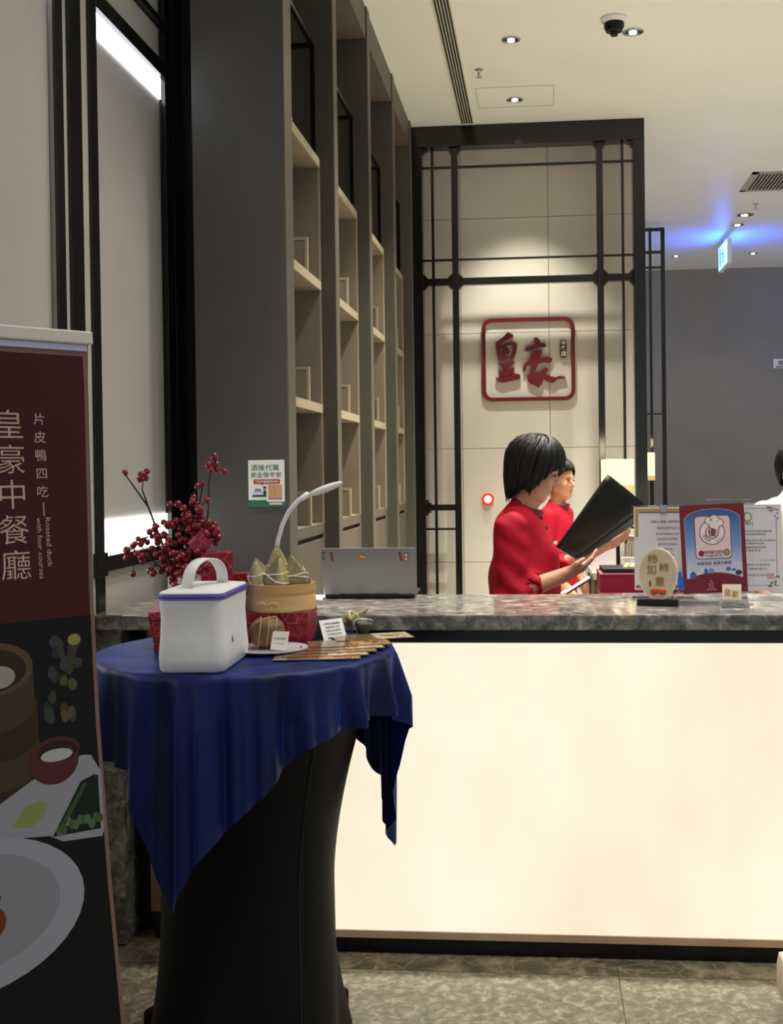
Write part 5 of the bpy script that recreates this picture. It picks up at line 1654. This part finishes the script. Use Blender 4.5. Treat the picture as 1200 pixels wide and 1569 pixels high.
def woman_shirt(P):
    d = sd_cone(P, (-.01, 0, .78), (-.012, 0, .98), .135, .130, (1, .74, 1))
    d = smin(d, sd_cone(P, (-.012, 0, .98), (-.020, 0, 1.13), .130, .112, (1, .72, 1)), .05)
    d = smin(d, sd_cone(P, (-.030, -.075, 1.205), (-.030, .075, 1.205), .070, .070), .06)
    for sg_ in (-1, 1):
        d = smin(d, sd_ell(P, (.060, sg_ * .068, 1.085), (.062, .066, .068)), .05)
    d = smin(d, sd_cone(P, (-.045, 0, 1.20), (-.008, 0, 1.275), .078, .060), .03)
    for s_, e_, w_, cu in ((sh_r, el_r, wr_r, .42), (sh_l, el_l, wr_l, .45)):
        s_, e_, w_ = np.array(s_), np.array(e_), np.array(w_)
        c_ = e_ + (w_ - e_) * cu
        fold = 0.003 * np.sin(P[2] * 70 + P[0] * 50)
        arm = smin(sd_cone(P, s_, e_, .068, .058), sd_cone(P, e_, c_, .056, .047), .03) + fold
        d = smin(d, arm, .03)
    d = d + 0.003 * np.sin(P[2] * 38 + P[0] * 60 + 2 * np.sin(P[1] * 20)) * np.clip((1.2 - P[2]) * 5, 0, 1)
    # open the neck and the cuffs
    d = np.maximum(d, -(sd_cone(P, (.004, 0, 1.25), (.04, 0, 1.42), .056, .075)))
    for e_, w_, cu in ((el_r, wr_r, .42), (el_l, wr_l, .45)):
        e_, w_ = np.array(e_), np.array(w_)
        c_ = e_ + (w_ - e_) * cu
        d = np.maximum(d, -sd_cone(P, c_ - (w_ - e_) * .06, w_, .042, .034))
    return d
surf_obj('shirt', woman_shirt, (-.24, -.36, .70), (.26, .36, 1.33), .0075, M_shirt, W)
def woman_trousers(P):
    d = sd_cone(P, (-.01, 0, .78), (-.012, 0, .90), .128, .126, (1, .74, 1))
    for sg_ in (-1, 1):
        d = smin(d, sd_cone(P, (-.01, sg_ * .085, .78), (-.01, sg_ * .085, .08), .092, .055), .03)
        d = smin(d, sd_cone(P, (-.02, sg_ * .085, .045), (.12, sg_ * .085, .04), .045, .038), .02)
    return np.maximum(d, -P[2] + 0.001)
surf_obj('trousers', woman_trousers, (-.2, -.24, -.02), (.22, .24, .95), .014, M_trou, W)
face_parts(W, hc, hR)
def hem_w(az):
    a = abs(az)
    ks = [(0, .058), (28, .040), (48, .010), (62, -.045), (76, -.098), (86, -.085), (98, -.090), (112, -.115), (140, -.145), (180, -.150)]
    for (p, x), (q, y) in zip(ks, ks[1:]):
        if p <= a <= q:
            return x + (y - x) * (a - p) / (q - p)
    return -.1
bob_hair(W, hc, hR, 0.93, hem_w, 4, vol=1.08)
# collar band, frog buttons, badge
m = MB()
m.grid(lambda u, t: (-.008 + (.062 - .003 * t) * math.cos(2 * PI * u) + .014 * t, (.060 - .003 * t) * math.sin(2 * PI * u), 1.248 + .032 * t + .022 * -math.cos(2 * PI * u)), 36, 4, closed=True)
m.build('collar', M_trim, W, 'all', solid=.004)
def on_front(fn, y, z):
    xs_ = np.linspace(.25, -.1, 700).astype(np.float32)
    d = fn([xs_, np.full_like(xs_, y), np.full_like(xs_, z)])
    return float(xs_[np.argmax(d < 0)])
m = MB()
for (y, z) in ((-.012, 1.232), (-.020, 1.195), (-.028, 1.150)):
    for dy in (-.014, 0, .014):
        m.ball((on_front(woman_shirt, y + dy, z) + .002, y + dy, z), (.006, .009 if dy else .006, .005 if dy else .007), 8, 6)
m.build('frog_button', M_ink, W, 'all')
x_ = on_front(woman_shirt, -.07, 1.14)
MB().box(-.002, .004, -.022, .022, -.007, .007, .001, Matrix.Translation((x_ + .001, -.07, 1.14)) @ Matrix.Rotation(-.35, 4, 'Z')).build('name_badge', M_chrome, W)

# the black folder in her hands
FD = thing('folder', 'large open black folder held up by the woman', 'folder', (0.2, 4.30, 1.0))
o = FD.location
A_, B_, C_, D_ = Vector((.252, 4.300, 1.402)), Vector((.408, 4.400, 1.275)), Vector((.125, 4.270, 1.080)), Vector((.052, 4.205, 1.128))
def cover1(s, t):
    top = A_.lerp(B_, s)
    bot = D_.lerp(C_, s)
    p = bot.lerp(top, t)
    p = p + Vector((0, -.012, 0)) * math.sin(PI * s) * (0.4 + t)
    return tuple(p)
MB(o).grid(cover1, 10, 12).build('front_cover', mat('folder_black', (14, 15, 14), 0.4, spec=0.35), FD, 'all', solid=.003)
E_, G_ = Vector((.405, 4.46, 1.225)), Vector((.175, 4.36, 1.085))
def cover2(s, t):
    top = (B_ + Vector((0, .002, -.002))).lerp(E_, s)
    bot = (C_ + Vector((0, .002, -.002))).lerp(G_, s)
    return tuple(bot.lerp(top, t))
MB(o).grid(cover2, 6, 12).build('back_cover', mat('folder_black', (14, 15, 14), 0.4, spec=0.35), FD, 'all', solid=.003)
def pages(s, t):
    p = Vector(cover1(0.06 + 0.9 * s, 0.01 + 0.96 * t))
    return tuple(p + Vector((-.003, .008, -.006)))
MB(o).grid(pages, 8, 10).build('pages', M_paper, FD, 'all', solid=.002)
for q in (0.36, 0.66):
    p = A_.lerp(B_, q) + Vector((-.012, -.014, -.020))
    MB(o).ball(p, (.005, .003, .005), 10, 6).build('rivet', M_chrome, FD, 'all')

# ---- woman further back
def bystander(root, hc, hR, shirt, skin, h, arm_out=0.21, chest=.112, dz=0.0):
    O3 = hc[2] - 1.40 + dz
    def body(P):
        d = head_sdf(P, hc, hR)
        d = smin(d, sd_cone(P, (-.02, 0, 1.20 + O3), (hc[0] - .012, hc[1], hc[2] - .07), .052, .047), .025)
        d = smin(d, sd_cone(P, (-.02, 0, .95 + O3), (-.02, 0, 1.16 + O3), .085, .07, (1, .72, 1)), .05)
        for sg_ in (-1, 1):
            s_, e_, w_ = (-.02, sg_ * .16, 1.18 + O3), (-.03, sg_ * arm_out, .92 + O3), (.10, sg_ * (arm_out - .04), .74 + O3)
            d = smin(d, smin(sd_cone(P, s_, e_, .042, .036), sd_cone(P, e_, w_, .036, .026), .02), .03)
            d = smin(d, sd_cone(P, (-.02, 0, 1.15 + O3), s_, .06, .045), .03)
            d = smin(d, hand_sdf(P, w_, rotm(0, math.radians(55), math.radians(90 * sg_)), .4), .018)
        return d
    surf_obj('body', body, (-.22, -.32, .55 + O3), (.28, .32, hc[2] + .16), h, skin, root)
    def top(P):
        d = sd_cone(P, (-.02, 0, .70 + O3), (-.02, 0, 1.10 + O3), chest + .01, chest, (1, .70, 1))
        d = smin(d, sd_cone(P, (-.025, -.08, 1.19 + O3), (-.025, .08, 1.19 + O3), .064, .064), .06)
        d = smin(d, sd_cone(P, (-.03, 0, 1.19 + O3), (-.01, 0, 1.255 + O3), .07, .058), .03)
        for sg_ in (-1, 1):
            s_, e_ = (-.02, sg_ * .16, 1.18 + O3), (-.03, sg_ * arm_out, .92 + O3)
            d = smin(d, sd_cone(P, s_, e_, .060, .052), .03)
        d = np.maximum(d, -sd_cone(P, (0.0, 0, 1.235 + O3), (.02, 0, 1.40 + O3), .052, .07))
        return d
    surf_obj('shirt', top, (-.22, -.32, .60 + O3), (.22, .32, 1.32 + O3), h * 1.2, shirt, root)
    def legs(P):
        d = sd_cone(P, (-.02, 0, .72 + O3), (-.02, 0, .84 + O3), .115, .11, (1, .72, 1))
        for sg_ in (-1, 1):
            d = smin(d, sd_cone(P, (-.02, sg_ * .085, .72 + O3), (-.02, sg_ * .085, .08), .088, .052), .03)
            d = smin(d, sd_cone(P, (-.03, sg_ * .085, .045), (.11, sg_ * .085, .04), .045, .038), .02)
        return np.maximum(d, -P[2] + 0.001)
    surf_obj('trousers', legs, (-.2, -.24, -.02), (.2, .24, .9), .016, M_trou, root)
    face_parts(root, hc, hR)

M_skin2 = mat('skin_tan', (196, 138, 100), 0.5, noise=(20, 0.03))
W2 = thing('person', 'woman in crimson shirt standing further back, half hidden by the nearer woman', 'person', (0.105, 7.0, 0), math.radians(-20))
h2c, h2R = (.015, 0, 1.352), rotm(math.radians(-18), math.radians(4))
bystander(W2, h2c, h2R, M_shirt, M_skin2, .0075)
def hem_2(az):
    a = abs(az)
    ks = [(0, .085), (35, .070), (60, .03), (80, -.03), (110, -.07), (180, -.10)]
    for (p, x), (q, y) in zip(ks, ks[1:]):
        if p <= a <= q:
            return x + (y - x) * (a - p) / (q - p)
    return -.1
bob_hair(W2, h2c, h2R, 0.92, hem_2, 9, vol=1.0)
m = MB()
m.grid(lambda u, t: (-.002 + (.058 + .004 * t) * math.cos(2 * PI * u) + .01 * t, (.058 + .002 * t) * math.sin(2 * PI * u), 1.182 + .03 * t + .01 * -math.cos(2 * PI * u)), 30, 3, closed=True)
m.build('collar', M_trim, W2, 'all', solid=.004)

# ---- man at the right edge
MN = thing('person', 'man with glasses and white navy-necked T-shirt at the right edge', 'person', (1.115, 5.0, 0), math.radians(-62))
h3c, h3R = (.02, 0, 1.392), rotm(math.radians(0), math.radians(6))
M_tee = mat('white_tee', (222, 222, 214), 0.7, bump=(12, .2))
bystander(MN, h3c, h3R, M_tee, M_skin, .0065, .22, .118, .042)
def hem_3(az):
    a = abs(az)
    ks = [(0, .080), (40, .070), (62, .04), (78, .01), (95, .0), (115, -.05), (180, -.08)]
    for (p, x), (q, y) in zip(ks, ks[1:]):
        if p <= a <= q:
            return x + (y - x) * (a - p) / (q - p)
    return -.05
bob_hair(MN, h3c, h3R, 0.90, hem_3, 12, vol=.97)
m = MB()
m.tube([(-.004 + .064 * math.cos(a) + .010, .066 * math.sin(a), 1.276 + .016 * -math.cos(a)) for a in np.linspace(0, 2 * PI, 33)], .009, 8)
m.build('neck_band', mat('navy_rib', (28, 32, 52), 0.7), MN, 'all')
HT3 = Matrix.Translation(h3c) @ Matrix([list(r) for r in h3R]).to_4x4() @ Matrix.Scale(0.9, 4)
m = MB()
for sg_ in (-1, 1):
    m.tube([(.108, sg_ * (.032 + .020 * math.cos(a)), .006 + .016 * math.sin(a)) for a in np.linspace(0, 2 * PI, 21)], .0013, 6, HT3)
    m.tube([(.105, sg_ * .052, .008), (.05, sg_ * .074, .010), (-.012, sg_ * .080, .006)], .0013, 6, HT3)
m.tube([(.108, -.012, .010), (.110, 0, .013), (.108, .012, .010)], .0013, 6, HT3)
m.build('glasses', mat('thin_frame', (210, 200, 180), 0.2, metal=.8), MN, 'all')
